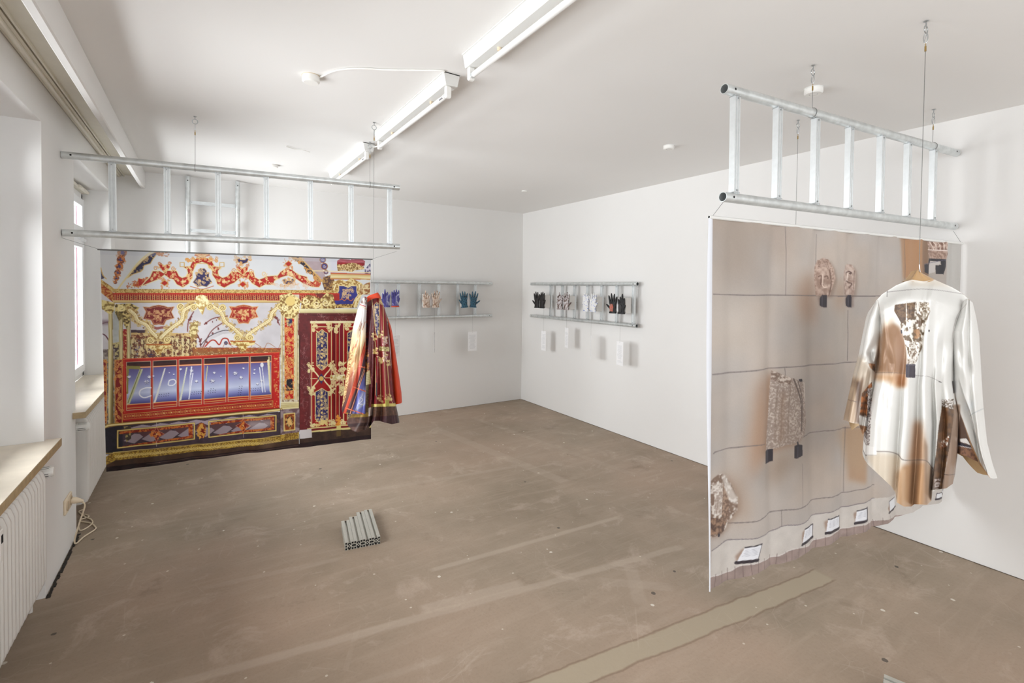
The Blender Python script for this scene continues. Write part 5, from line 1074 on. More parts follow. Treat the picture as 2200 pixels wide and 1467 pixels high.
hanger_wire(795, 305, 2.446, 'steel wire holding the right end of the left hanging ladder', ((1.076, 3.692, 2.426), N1))
hanger_wire(1747, 140, 2.543, 'short steel wire holding the near part of the right hanging ladder', ((2.488, 1.206, 2.521), N2))
hanger_wire(2006, 235, 2.553, 'short steel wire holding the far end of the right hanging ladder at the right wall', ((3.677, 1.095, 2.53), N2))
W1 = hanger_wire(804, 263, 1.665, 'long steel wire from which the red and gold jacket hangs')
W2 = hanger_wire(1990, 45, 1.772, 'long steel wire from which the pale satin shirt hangs, nearest the camera')
W3 = hanger_wire(1715, 258, 1.70, 'long steel wire dropping behind the stone-print banner')

# ---------------------------------------------------------------- printed cloths
def sample(c, u, v):
    """bilinear sample of a drawing (pixels u, v), softened a little"""
    im = c.img; h, w_ = c.h, c.w
    u = np.clip(u, 0, w_ - 1.001); v = np.clip(v, 0, h - 1.001); x = u.astype(int); y = v.astype(int); fx = (u-x)[..., None]; fy = (v-y)[..., None]
    return (im[y, x]*(1-fx) + im[y, x+1]*fx)*(1-fy) + (im[y+1, x]*(1-fx) + im[y+1, x+1]*fx)*fy
def paint(o, rgb):
    rgb = np.clip(rgb.reshape(-1, 3), 0, 255)/255
    l = np.where(rgb <= .04045, rgb/12.92, ((rgb + .055)/1.055)**2.4)
    a = o.data.color_attributes.new('print', 'FLOAT_COLOR', 'POINT'); a.data.foreach_set('color', np.c_[l, np.ones(len(l))].astype(np.float32).ravel())
def cloth_mat(name, back, rough, sheen=0, spec=.5, weave=0, aniso=0, metal=0):
    m = bpy.data.materials.new(name); m.use_nodes = True; nt = m.node_tree; b = nt.nodes['Principled BSDF']
    a = nt.nodes.new('ShaderNodeVertexColor'); a.layer_name = 'print'; g = nt.nodes.new('ShaderNodeNewGeometry'); x = nt.nodes.new('ShaderNodeMix'); x.data_type = 'RGBA'
    x.inputs[7].default_value = (*lin(back), 1); nt.links.new(g.outputs['Backfacing'], x.inputs[0]); nt.links.new(a.outputs[0], x.inputs[6]); nt.links.new(x.outputs[2], b.inputs['Base Color'])
    b.inputs['Roughness'].default_value = rough; b.inputs['Specular IOR Level'].default_value = spec; b.inputs['Sheen Weight'].default_value = sheen; b.inputs['Metallic'].default_value = metal
    if weave:
        tc = nt.nodes.new('ShaderNodeTexCoord'); n = nt.nodes.new('ShaderNodeTexNoise'); n.inputs['Scale'].default_value = 260; nt.links.new(tc.outputs['Object'], n.inputs['Vector'])
        bp = nt.nodes.new('ShaderNodeBump'); bp.inputs['Strength'].default_value = weave; bp.inputs['Distance'].default_value = .001; nt.links.new(n.outputs['Fac'], bp.inputs['Height']); nt.links.new(bp.outputs['Normal'], b.inputs['Normal'])
    return m
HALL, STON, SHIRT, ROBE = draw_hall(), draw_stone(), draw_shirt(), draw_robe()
CL1 = cloth_mat('printed_gloss_polyester', (206, 204, 202), .42, weave=.1, spec=.35)
CL2 = cloth_mat('printed_matt_polyester', (226, 228, 234), .75, sheen=.15, weave=.15)
SATIN = cloth_mat('printed_satin', (190, 160, 120), .34, sheen=.05, spec=.5, metal=.12)
ROBEM = cloth_mat('printed_taffeta', (196, 60, 28), .42)

def banner(name, lab, tl, tr, bl, br, c, m, fold, nx, ny, hem):
    """corners in world; fold(u, v) gives the ripple along the normal"""
    tl, tr, bl, br = (np.array(p, float) for p in (tl, tr, bl, br))
    d = (tr - tl); n = np.array([-d[1], d[0], 0]); n /= np.linalg.norm(n)              # away from the camera
    t = thing(name, lab, 'banner', tuple(tl), group='printed cloth banners')
    u = np.linspace(0, 1, nx)[None, :, None]; v = np.linspace(0, 1, ny)[:, None, None]
    P = (tl*(1-u) + tr*u)*(1-v) + (bl*(1-u) + br*u)*v
    U, V = np.meshgrid(np.linspace(0, 1, nx), np.linspace(0, 1, ny))
    P = P + fold(U, V)[..., None]*n + hem(U, V)
    o = grid(nx, ny, P - tl, 'cloth', m, t); paint(o, sample(c, U*(c.w-1), V*(c.h-1)))
    return t, n
def fold1(U, V): return .004*np.sin(U*31 + .6*np.sin(V*3))*(.2 + .8*V) + .003*np.sin(U*67 + 1.3) * V + .012*(V**2)*np.sin(U*3.1)
def hem1(U, V):
    z = -.0012*np.sin(U*38)*V**6 - .003*np.sin(U*9 + 1)*V**5
    return np.stack([0*U, 0*U, z], -1)
K1 = [np.array(hitp(*q, (-.034, 3.79, 0), N1)) for q in ((215, 536), (797, 557), (228, 1013), (797, 943))]
b1, n1_ = banner('banner', 'large banner printed with a red, gold and blue baroque treasury hall', K1[0], K1[1], K1[2], K1[3], HALL, CL1, fold1, 640, 520, hem1)
e1 = MB().tube([K1[0] - K1[0] + (-.012*D1), K1[1] - K1[0] + .012*D1], .0045, 10); e1.build('top_rod', WIRE, b1)
# banner two hangs in front of the right wall; its right end just clears the wall
TL2 = hitp(1531, 470, (1.81, 1.269, 0), N2); sc = (3.955 - EYE[0])/(hitp(2066, 523, (2.488, 1.206, 0), N2)[0] - EYE[0])
TR2 = EYE + (hitp(2066, 523, (2.488, 1.206, 0), N2) - EYE)*sc
BL2 = hitp(1526, 1267, (2.488, 1.206, 0), N2); BR2 = EYE + (hitp(2048, 1066, (2.488, 1.206, 0), N2) - EYE)*sc
def g_(x, c_, s): return np.exp(-((x-c_)/s)**2)
def fold2(U, V):
    a = .45 + .2*V
    f = 0*U
    for c_, s, k, dr in ((.055, .02, 1.0, 0), (.13, .03, -1.0, .0), (.185, .016, 1.2, .01), (.27, .03, -.8, 0), (.335, .018, 1.2, .015), (.40, .02, -.9, 0), (.455, .014, 1.1, 0), (.53, .02, -.9, .01), (.585, .012, 1.1, 0), (.645, .02, -.8, 0), (.70, .014, 1.0, .0), (.77, .02, -.7, 0), (.84, .016, .9, 0), (.90, .02, -.8, 0), (.95, .012, .8, 0)):
        f = f + .016*k*g_(U + dr*np.sin(V*4), c_, s)
    f = f*a + .003*np.sin(U*17 + V*1.4)*V + .0025*np.sin(U*95)*np.exp(-V*14)
    return f + .05*np.clip(U - .93, 0, 1)/.07*V**3
def hem2(U, V):
    z = .003*np.sin(U*17)*V**4 + .0015*np.sin(U*46)*V**6
    curl = np.clip(U - .955, 0, 1)/.045
    z = z + .10*curl**2*np.clip((V - .93)/.07, 0, 1)
    x = -.006*curl*V
    return np.stack([x, 0*U, z], -1)
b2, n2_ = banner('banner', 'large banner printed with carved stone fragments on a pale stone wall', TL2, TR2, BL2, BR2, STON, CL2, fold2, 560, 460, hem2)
MB().pipe((-.022*D2[0], -.022*D2[1], .006), tuple(TR2 - TL2 + .01*D2), .0075, .005, 14).build('top_rod', LACQ, b2)
MB().tube([(-.0221*D2[0], -.0221*D2[1], .006), (-.0215*D2[0], -.0215*D2[1], .006)], .0052, 12).build('rod_bore', DARKM, b2)
# the cloth's left edge turns towards the room and shows its white reverse
ny = 60; V = np.linspace(0, 1, ny)[:, None]; U = np.linspace(0, 1, 6)[None, :]
base = np.array([0, 0, 0])[None, None] + (BL2 - TL2)[None, None]*V[..., None]
wdt = .036 + .016*np.sin(V*4.4 + .2)
P = base + (fold2(0*V, V))[..., None]*n2_ - D2*(wdt*U*.75)[..., None] - n2_*(.012*np.sin(U*2.2) + .0*V)[..., None]*(.4 + .6*V)[..., None]
WCL = mat('white_cloth_reverse', (228, 231, 238), .8, var=.01)
grid(6, ny, P, 'turned_edge', WCL, b2)['label'] = 'white turned edge'

# cords from the rails' ends down to the banner rods
def cord(p0, p1, lab):
    p0, p1 = np.array(p0), np.array(p1); t = thing('suspension_cord', lab, 'cord', tuple(p0), group='thin cords between ladders and banners')
    MB().tube([(0, 0, 0), tuple(p1 - p0)], .0009, 5).build('strand', WIRE, t)
cord(hitp(133, 511, (-.034, 3.79, 0), N1), K1[0], 'thin cord from left end of the left ladder to the baroque banner')
cord(hitp(852, 540, (-.034, 3.79, 0), N1), K1[1], 'thin cord from right end of the left ladder to the baroque banner')
cord(hitp(1554, 434, (1.873, 1.263, 0), N2), TL2 + np.array([0, 0, .012]), 'thin cord from near end of the right ladder to the stone-print banner')
cord((3.965, 1.066, 2.045), TR2, 'thin cord from wall end of the right ladder to the stone-print banner')

# ---------------------------------------------------------------- garments
VN = np.array([math.sin(YAW), math.cos(YAW), 0.0])                # faces the room's entrance side
def resample(pts, n):
    P = np.array(pts, float); d = np.r_[0, np.cumsum(np.hypot(*(P[1:] - P[:-1]).T))]; t = np.linspace(0, d[-1], n)
    return np.c_[np.interp(t, d, P[:, 0]), np.interp(t, d, P[:, 1])]
def coons(left, right, top, bot, nx, ny):
    """left/right run top to bottom, top/bot run left to right (image points)"""
    Lf, Rg, Tp, Bt = resample(left, ny), resample(right, ny), resample(top, nx), resample(bot, nx)
    u = np.linspace(0, 1, nx)[None, :, None]; v = np.linspace(0, 1, ny)[:, None, None]
    return (Lf[:, None]*(1-u) + Rg[:, None]*u + Tp[None]*(1-v) + Bt[None]*v - (Tp[0]*(1-u)*(1-v) + Tp[-1]*u*(1-v) + Bt[0]*(1-u)*v + Bt[-1]*u*v))
def shell(name, Q, centre, dfun, c, m, parent, root, back_rise=0.0, off=0.0, inside_mat=None, frontonly=False):
    """Q: (ny, nx, 2) outline patch; two cloth layers bulging either side of the garment's plane"""
    ny, nx, _ = Q.shape
    p0 = np.array(centre) + VN*off
    d = FW[None, None] + RT[None, None]*((Q[..., 0] - PX)/FPX)[..., None] + UP[None, None]*((PY - Q[..., 1])/FPX)[..., None]
    tt = ((p0 - EYE) @ VN)/(d @ VN); W_ = EYE + d*tt[..., None]
    U, V = np.meshgrid(np.linspace(0, 1, nx), np.linspace(0, 1, ny))
    dep = dfun(U, V)
    near = EYE + d*(((p0 - EYE) @ VN - dep)/(d @ VN))[..., None]; fold = edge_profile(U)**.8*(.035 + .03*V)*np.clip(V/.1, 0, 1)
    far = (W_ + VN*fold[..., None]); far[..., 2] += back_rise*edge_profile(U)*V**3; far = far[:, ::-1]
    P = np.concatenate([near, far], 1)                     # wraps round: near layer, then far layer
    P = np.concatenate([P, P[:, :1]], 1)
    o = grid(P.shape[1], ny, P - np.array(root), name, m, parent)
    cc = sample(c, (Q[..., 0] - c.origin[0])*c.scale, (Q[..., 1] - c.origin[1])*c.scale)
    cf = cc[:, ::-1]; cf = np.concatenate([cc, cf, cc[:, :1]], 1); paint(o, cf)
    return o
def edge_profile(U): return np.sqrt(np.clip(1 - (2*U - 1)**2, 0, 1))

# --- pale satin shirt
root2 = np.array([W2[0], W2[1], 1.0])
sh = thing('satin_shirt', 'pale satin shirt printed with a stone fragment, seen from behind, hung before the stone-print banner', 'shirt', tuple(root2))
top = [(1883, 645), (1895, 632), (1925, 613), (1947, 604), (1960, 601), (1985, 604), (2008, 600.6), (2045, 617), (2068, 630), (2086, 648)]
left = [(1883, 645), (1891, 684), (1892, 721), (1888, 782), (1876, 840), (1865, 899), (1860, 956), (1858, 988)]
right = [(2086, 648), (2062, 690), (2052, 740), (2049, 820), (2060, 889), (2059, 958), (2052, 1018)]
bot = [(1858, 988), (1865, 998), (1895, 1026), (1915, 1045), (1923.5, 1057), (1926.5, 1079), (1942, 1088), (1958, 1088), (1964, 1083), (1992, 1084), (2001, 1076), (2003, 1057), (2010, 1052), (2033, 1049), (2047, 1039), (2052, 1018)]
Q = coons(left, right, top, bot, 230, 330)
def dshirt(U, V):
    e = edge_profile(U)**.8; r = np.clip(V/.10, 0, 1); r = r*r*(3 - 2*r)
    nk = g_(U, .47, .16)*np.clip(1 - V/.12, 0, 1)*.030
    f = .045*np.sin((U - .5)*3.1)**2*0
    lowf = np.clip((V - .12)/.5, 0, 1)
    f = .012*g_(U, .22, .05) - .012*g_(U, .33, .045) + .016*g_(U, .44, .045) - .018*g_(U, .53, .030) + .020*g_(U, .60, .040) - .020*g_(U, .685, .028) + .016*g_(U, .75, .03) - .026*g_(U, .815, .020) + .012*g_(U, .88, .03) + .008*g_(U, .10, .04)
    f2 = .007*g_(U, .40, .04) - .006*g_(U, .49, .03) + .007*g_(U, .60, .04) - .008*g_(U, .545, .02)
    diag = .006*np.sin((U*1.2 + V*1.6)*16)*g_(U, .85, .12)*g_(V, .35, .2) + .006*np.sin((U*1.4 - V*1.8)*15)*g_(U, .15, .1)*g_(V, .4, .2)
    return e*(.075*r + nk + .03*V) + (f*lowf*lowf + f2*np.clip(V/.15, 0, 1)*(1-lowf*.6) + diag)*e
shell('body', Q, W2, dshirt, SHIRT, SATIN, sh, root2, back_rise=.12)
Ql = coons([(1881, 646), (1867, 682), (1859, 721), (1852, 760), (1840, 807), (1829, 860), (1820, 905)], [(1896, 652), (1897, 690), (1894, 730), (1889, 775), (1884, 820), (1876, 870), (1868, 912)], [(1881, 646), (1896, 652)], [(1820, 905), (1832, 909), (1845, 910), (1853, 934), (1860, 925), (1868, 912)], 60, 180)
def dsl(U, V):
    e = edge_profile(U); el = g_(V, .42, .10)
    return e*(.030 + .012*V + .008*np.sin(V*18 + U*9)*el + .006*np.sin(V*34 - U*7)*g_(V, .45, .06) - .016*g_(U, .55, .08)*np.clip((V-.5)/.3, 0, 1) + .010*g_(U, .3, .1)*np.clip((V-.4)/.3, 0, 1) + .005*np.sin(V*11 + 1))
shell('sleeve', Ql, W2, dsl, SHIRT, SATIN, sh, root2, off=.03)
Qr = coons([(2070, 646), (2057, 685), (2047, 712), (2048, 745), (2050, 800), (2051, 845), (2058, 885), (2060, 930), (2060, 974)], [(2090, 650), (2098, 684), (2104, 721), (2108, 794), (2112, 860), (2116, 905), (2121, 950), (2132, 994), (2143, 1027)], [(2070, 646), (2079, 641), (2090, 650)], [(2060, 974), (2080, 982), (2100, 992), (2126, 1026), (2134, 1028), (2143, 1027)], 90, 230)
def dsr(U, V):
    e = edge_profile(U); 
    cut = np.clip((V - .52)/.45, 0, 1); ridge = .12 + .62*cut          # where the open cuff's edge runs
    step = np.clip((U - ridge)/.05, 0, 1); op = np.clip((V - .5)/.15, 0, 1)
    return e*(.004 + .034*np.clip(V/.12, 0, 1)**.6 + .014*V + .007*np.sin(V*20 - U*6)*g_(V, .42, .1) + .010*g_(U, .35, .09)*g_(V, .3, .25) - .010*g_(U, .55, .07) + .012*g_(U, .75, .1)*np.clip(V, 0, 1)) - .028*op*(1 - step)*e
shell('sleeve', Qr, W2, dsr, SHIRT, SATIN, sh, root2, off=-.028)
# hanger wrapped in tan cloth at the neck
TAN = mat('tan_lining_cloth', (186, 150, 108), .5, var=.05, vscale=30)
Qc = coons([(1970, 579), (1964, 590), (1957, 600), (1949, 604)], [(1976, 584), (1988, 590), (2000, 596), (2010, 601)], [(1970, 579), (1973, 580), (1976, 584)], [(1949, 604), (1975, 607), (1995, 606), (2010, 601)], 30, 20)
class Flat: pass
def flat(c3):
    f = Flat(); f.w = f.h = 4; f.img = np.zeros((4, 4, 3), np.float32) + np.array(c3, np.float32); f.scale = 0; f.origin = (0, 0); return f
shell('collar', Qc, W2, lambda U, V: edge_profile(U)*(.022*V + .006) + .003*np.sin(U*9), flat((188, 152, 108)), SATIN, sh, root2, off=.0)['label'] = 'tan inner collar'
pc = hitp(1976, 584, W2, VN)
hb = MB(); pl_, pr_ = hitp(1892, 644, W2, VN), hitp(2078, 646, W2, VN); pm = hitp(1978, 602, W2, VN)
hb.tube([pl_ - root2 + (0, 0, -.004), pm - root2, pr_ - root2 + (0, 0, -.004)], .004, 8); hb.tube([pm - root2, (0, 0, 1.772 - 1.0)], .0015, 6); hb.build('clothes_hanger', STEEL, sh)

# --- red and gold jacket
root1 = np.array([W1[0], W1[1], .9])
jk = thing('printed_jacket', 'red and gold printed jacket with an orange sleeve, hung before the baroque banner', 'jacket', tuple(root1))
Q = coons([(785, 640), (783, 700), (779, 780), (770, 850), (757, 890), (744, 905)], [(818, 640), (827, 665), (833, 690), (838, 760), (846, 850), (858, 908)], [(785, 640), (797, 636), (808, 635), (818, 640)], [(744, 905), (748, 915), (756, 924), (768, 929), (782, 925), (792, 920), (799, 910), (803, 904), (815, 904), (828, 908), (842, 911), (858, 908)], 150, 330)
def dj(U, V):
    e = edge_profile(U)**.8; r = np.clip(V/.07, 0, 1); lf = np.clip((V-.1)/.7, 0, 1)
    return e*(.05*r + .03*V + .012) + e*lf*(.035*g_(U, .22, .09) - .05*g_(U, .47, .05) + .028*g_(U, .60, .05) - .016*g_(U, .70, .03) + .018*g_(U, .80, .04) - .012*g_(U, .9, .03) - .015*g_(U, .36, .03))
shell('body', Q, W1, dj, ROBE, ROBEM, jk, root1, back_rise=.03)
Qs = coons([(779, 641), (768, 665), (758, 705), (750, 760), (741, 825), (734, 880), (736, 888)], [(789, 640), (788, 700), (786, 760), (785, 830), (784, 880), (783, 890)], [(779, 641), (784, 637), (789, 640)], [(736, 888), (750, 889), (766, 890), (783, 890)], 90, 260)
def djs(U, V):
    e = edge_profile(U)
    return e*(.038 + .018*V + .007*np.sin(V*26 + U*5)*g_(V, .4, .25) + .010*g_(U, .35, .12)*V - .012*g_(U, .62, .06)*V + .004*np.sin(V*11))
shell('sleeve', Qs, W1, djs, ROBE, ROBEM, jk, root1, off=-.075)['label'] = 'sleeve printed with the jewel case'
Qo = coons([(829, 672), (834, 700), (838, 740), (842, 800), (846, 850), (848, 869)], [(835, 690), (842, 720), (850, 770), (856, 810), (861, 845), (862, 866)], [(829, 672), (832, 680), (835, 690)], [(848, 869), (855, 868), (862, 866)], 24, 80)
ORANGE = mat('orange_wool', (214, 68, 30), .55, var=.05, vscale=20)
o = shell('sleeve', Qo, W1, lambda U, V: edge_profile(U)*(.03 + .01*V + .003*np.sin(V*24)), flat((216, 66, 28)), ORANGE, jk, root1, off=.05); o['label'] = 'plain orange sleeve'
Qk = coons([(776, 655), (774, 660), (776, 664)], [(812, 628), (816, 634), (818, 641)], [(776, 655), (783, 643), (792, 635), (803, 631), (812, 628)], [(776, 664), (787, 651), (798, 643), (808, 640), (818, 641)], 40, 12)
o = shell('collar', Qk, W1, lambda U, V: .006 + .03*edge_profile(U), flat((220, 66, 28)), ORANGE, jk, root1, off=-.02); o['label'] = 'orange stand-up collar'
hb = MB(); a_, b_2, c_ = hitp(787, 643, W1, VN), hitp(817, 642, W1, VN), hitp(806, 634, W1, VN)
hb.tube([a_ - root1, c_ - root1, b_2 - root1], .004, 8); hb.tube([c_ - root1, (0, 0, 1.665 - .9)], .0015, 6); hb.build('clothes_hanger', STEEL, jk)

# ---------------------------------------------------------------- gloves on white blocks, with hanging info cards
def pattern(name, cols, scale, kind='noise', rough=.6, thr=(.4, .6)):
    m = bpy.data.materials.new(name); m.use_nodes = True; nt = m.node_tree; b = nt.nodes['Principled BSDF']; b.inputs['Roughness'].default_value = rough
    tc = nt.nodes.new('ShaderNodeTexCoord')
    if kind == 'noise': n = nt.nodes.new('ShaderNodeTexNoise'); n.inputs['Detail'].default_value = 3; n.inputs['Distortion'].default_value = 1.2; out = n.outputs['Fac']
    else: n = nt.nodes.new('ShaderNodeTexVoronoi'); out = n.outputs['Distance']
    n.inputs['Scale'].default_value = scale; nt.links.new(tc.outputs['Object'], n.inputs['Vector'])
    r = nt.nodes.new('ShaderNodeValToRGB'); nt.links.new(out, r.inputs['Fac']); e = r.color_ramp.elements
    ps = np.linspace(thr[0], thr[1], len(cols)); e[0].position = ps[0]; e[1].position = ps[-1]
    while len(e) < len(cols): e.new(.5)
    for k in range(len(cols)): e[k].position = float(ps[k]); e[k].color = (*lin(cols[k]), 1)
    nt.links.new(r.outputs[0], b.inputs['Base Color']); return m
GM = {
 'blue': pattern('violet_blue_satin_print', [(62, 56, 124), (88, 86, 150), (206, 206, 226), (84, 80, 146)], 9, thr=(.38, .72)),
 'beige': pattern('beige_marbled_print', [(120, 84, 62), (186, 160, 140), (216, 204, 192), (160, 130, 110)], 22, thr=(.36, .62)),
 'teal': pattern('teal_paisley_print', [(22, 26, 34), (34, 70, 92), (56, 104, 126), (26, 36, 48)], 34, 'voronoi', thr=(.05, .8)),
 'black': pattern('black_brown_leather', [(14, 13, 13), (30, 24, 22), (64, 46, 36)], 18, thr=(.42, .75)),
 'marble': pattern('brown_white_marbled_print', [(70, 52, 44), (130, 112, 106), (214, 210, 212), (96, 76, 70)], 24, thr=(.38, .64)),
 'dots': pattern('white_print_blue_marks', [(48, 66, 140), (150, 164, 206), (232, 232, 236), (222, 222, 220)], 46, 'voronoi', thr=(.12, .5)),
 'plain': pattern('black_jersey', [(10, 10, 12), (22, 22, 24)], 20)}
CUFFO = mat('orange_red_cuff', (196, 72, 40), .5); PATCH1 = pattern('red_grey_patch', [(150, 116, 104), (190, 96, 76), (120, 60, 52)], 30, thr=(.4, .65)); PATCH2 = mat('charcoal_leather_patch', (52, 50, 50), .3, var=.1, vscale=30)
def ellipse_ring(c, a, b, w_, d_, n=16): return [c + w_*math.cos(t)*a + d_*math.sin(t)*b for t in np.linspace(0, 2*math.pi, n, endpoint=False)]
def glove_mesh(fingers, thumb, cuff_w=.052, H=.115, side=1, curl=.0):
    """palm rises from the cuff along +Z, the back of the hand faces -Y"""
    m = MB(); X = np.array([1., 0, 0]); Yv = np.array([0, 1., 0]); Z = np.array([0, 0, 1.])
    prof = [(0, cuff_w, .020), (.02, cuff_w*.96, .018), (.045, cuff_w*.92, .018), (.075, cuff_w*.98, .019), (H, cuff_w*.95, .015), (H+.012, cuff_w*.8, .010)]
    v = [q for z, a, b in prof for q in ellipse_ring(Z*z, X, Yv, a*.92, b)]; n = 16
    f = [(i*n+k, i*n+(k+1) % n, (i+1)*n+(k+1) % n, (i+1)*n+k) for i in range(len(prof)-1) for k in range(n)] + [tuple(range(n-1, -1, -1)), tuple((len(prof)-1)*n+k for k in range(n))]
    m.add(v, f)
    def finger(x0, z0, ang, L, r, cr):
        pts = []; rad = []; p = np.array([x0, 0, z0]); a = ang; y = 0
        for k, t in enumerate(np.linspace(0, 1, 8)):
            pts.append(p.copy()); rad.append(r*(1 - .20*t)*(1 if t < .95 else .86))
            a = ang + .0; y = -cr*t; d = np.array([math.sin(a), y, math.cos(a)]); p = p + d/np.linalg.norm(d)*L/7
        pts.append(p - np.array([0, 0, 0]) + (pts[-1] - pts[-2])*.35); rad.append(r*.42)
        m.tube(pts, r, 10, rad=rad)
    for k, (ang, L) in enumerate(fingers):
        finger(side*(-.036 + .024*k), H - .012, side*ang*.75, L + .008, .0132, curl)
    ta, tl = thumb; finger(-side*.030, .045, -side*ta, tl, .013, curl*.6)
    return m
def glove(name, lab, loc, rz, tilt, pose, mk, grp, scale=1.0, cuff=None, patch=None, side=1):
    t = thing('glove', lab, 'glove', loc, (0, tilt, rz), grp)
    t.scale = (scale,)*3
    o = glove_mesh(*pose, side=side).build('glove_shell', mk, t, angle=180); r = o.modifiers.new('remesh', 'REMESH'); r.mode = 'VOXEL'; r.voxel_size = .0035; r.use_smooth_shade = True
    s = o.modifiers.new('smooth', 'SMOOTH'); s.factor = .5; s.iterations = 3
    cm = MB(); ring = lambda z, k: ellipse_ring(np.array([0, 0, z]), np.array([1., 0, 0]), np.array([0, 1., 0]), .052*.95*k, .0215*k, 18)
    v = ring(-.004, 1.04) + ring(.012, 1.04) + ring(.012, .93) + ring(-.004, .93); n = 18
    cm.add(v, [(j*n+k, j*n+(k+1) % n, ((j+1) % 4)*n+(k+1) % n, ((j+1) % 4)*n+k) for j in range(4) for k in range(n)]); cm.build('cuff', cuff or mk, t)
    if patch: 
        po = MB().prism([(-.026, .02), (.022, .016), (.028, .07), (.016, .10), (-.016, .104), (-.030, .07)], 'y', -.0225, -.016).build('patch', patch, t, bevel=.002)
    return t
# poses: four fingers (angle, length), then thumb (angle, length)
OPEN = ([(-.22, .078), (-.06, .092), (.10, .086), (.32, .066)], (.62, .07)); TIGHT = ([(-.08, .080), (-.02, .088), (.05, .084), (.12, .066)], (.35, .06))
SPREAD = ([(-.38, .074), (-.12, .092), (.14, .088), (.46, .066)], (.95, .075)); BENT = ([(-.10, .05), (-.02, .09), (.08, .062), (.2, .04)], (.5, .05))
BLOCK = mat('white_painted_block', (226, 224, 220), .7, var=.01)
def station(kind, c, face, W_, labs, poses, cuffs, patches, grp, card_d, card_turn, blab, clab, boxoff, seen_lab=None, tilt=(0, 0), gl=None):
    """c: centre of the pair at cuff height; face: 'back' or 'right' wall"""
    rz = 0 if face == 'back' else -math.pi/2
    M = Matrix.Translation(c) @ Matrix.Rotation(rz, 4, 'Z')
    dep = boxoff
    b = thing('mounting_block', blab, 'block', tuple(M @ Vector((0, .020, .0))), (0, 0, rz), 'white blocks holding the gloves')
    kw = .36 if face == 'back' else .44
    MB().box(-W_*kw, W_*kw, .0, dep, .004, .17).build('block', BLOCK, b, bevel=.002)
    MB().box(-W_*(kw-.03), W_*(kw-.03), -.004, -.0003, .02, .16).build('face_plate', PAPER, b, smooth=False)
    for px_ in (-.03, .03): MB().tube([(px_, dep-.002, .09), (px_, dep + (.1045 if face == 'back' else .0965), .09)], .004, 8).build('wall_peg', STEEL, b)
    for k, s in enumerate((-1, 1)):
        glove('glove', labs[k], tuple(M @ Vector((s*W_*.27, -.0045, 0))), rz, tilt[k], poses[k], GM[gl[k] if gl else kind], grp, .98, cuffs[k], patches[k], side=-s if k == 0 else -s)
    # info card on a thread
    L0, cw, chh = card_d
    q = M @ Vector((.0 + card_turn[1], .028, -.016))
    t = thing('info_card', clab, 'card', (q[0], q[1], q[2] - L0), (0, 0, rz + card_turn[0]), 'printed cards hanging on threads')
    MB().box(-cw/2, cw/2, -.0006, .0006, -chh, 0).build('card', PAPER, t, smooth=False)
    MB().tube([(0, 0, -.008), (0, 0, L0 + .023)], .0007, 5).build('thread', WIRE, t)
    MB().torus((0, -.0008, -.012), .003, .0008, 'y', 10, 5).build('eyelet', STEEL, t)
    tx = MB(); r = random.Random(len(clab)); z = -.045
    while z > -chh + .03:
        if r.random() > .12: wl = cw*(.22 + .2*r.random()); tx.box(-wl, wl, -.0009, -.0007, z - .0028, z); tx.box(-wl, wl, .0007, .0009, z - .0028, z)
        z -= .0095
    o = tx.build('printed_text', mat('pale_grey_ink', (208, 210, 213), .8), t, smooth=False); o['kind'] = 'stuff'
BK = .035
station('blue', tuple(hit(839, 659, 1, 5.745)), 'back', .215, ['violet and dark glove beside the jacket on the back wall', 'violet-blue glove with orange cuff, right one next to the jacket on the back wall'], [BENT, TIGHT], [GM['blue'], CUFFO], [None, None], 'violet blue gloves', (.34, .135, .26), (.25, .07), 'white block behind the violet-blue gloves', 'white card below the violet-blue gloves, beside the orange sleeve', .08)
station('beige', tuple(hit(926, 660, 1, 5.745)), 'back', .235, ['left beige marbled glove in the middle of the back wall ladder', 'right beige marbled glove in the middle of the back wall ladder'], [BENT, OPEN], [None, None], [None, None], 'beige marbled gloves', (.31, .135, .26), (1.05, .06), 'white block behind the beige gloves', 'card seen almost edge-on below the beige gloves', .08)
station('teal', tuple(hit(1007, 660, 1, 5.745)), 'back', .235, ['left teal patterned glove at the right end of the back wall ladder', 'right teal patterned glove at the right end of the back wall ladder'], [OPEN, SPREAD], [None, None], [None, None], 'teal patterned gloves', (.315, .137, .26), (.0, .075), 'white block behind the teal gloves', 'square-on white card with print below the teal gloves', .08, tilt=(-.09, .06))
GB = .083
station('black', (3.80, 5.235, 1.392), 'right', .22, ['left black-brown glove, farthest pair on the right wall ladder', 'right black-brown glove, farthest pair on the right wall ladder'], [SPREAD, OPEN], [None, None], [None, None], 'black-brown gloves', (.29, .10, .26), (.0, .06), 'white block behind the black-brown gloves', 'narrow card below the black-brown gloves nearest the corner', GB)
station('marble', (3.80, 4.735, 1.392), 'right', .23, ['left brown and white marbled glove on the right wall ladder', 'right brown and white marbled glove on the right wall ladder'], [BENT, SPREAD], [None, None], [None, None], 'brown and white marbled gloves', (.21, .10, .25), (-.25, .04), 'white block behind the brown and white gloves', 'narrow grey card below the brown and white marbled gloves', GB)
station('dots', (3.80, 4.245, 1.392), 'right', .23, ['left white glove with blue marks on the right wall ladder', 'right white glove with blue marks on the right wall ladder'], [TIGHT, OPEN], [None, None], [None, None], 'white gloves with blue marks', (.27, .12, .27), (-.70, .0), 'white block behind the white and blue gloves', 'card turned edge-on below the white and blue gloves', GB)
station('plain', (3.80, 3.80, 1.392), 'right', .24, ['black glove with a red-grey palm patch, nearest pair on the right wall', 'black glove with a charcoal patch, nearest pair on the right wall'], [SPREAD, BENT], [None, None], [PATCH1, PATCH2], 'black patched gloves', (.29, .13, .26), (-.22, .02), 'white block behind the black patched gloves', 'white card with a broad shadow below the black patched gloves', GB)

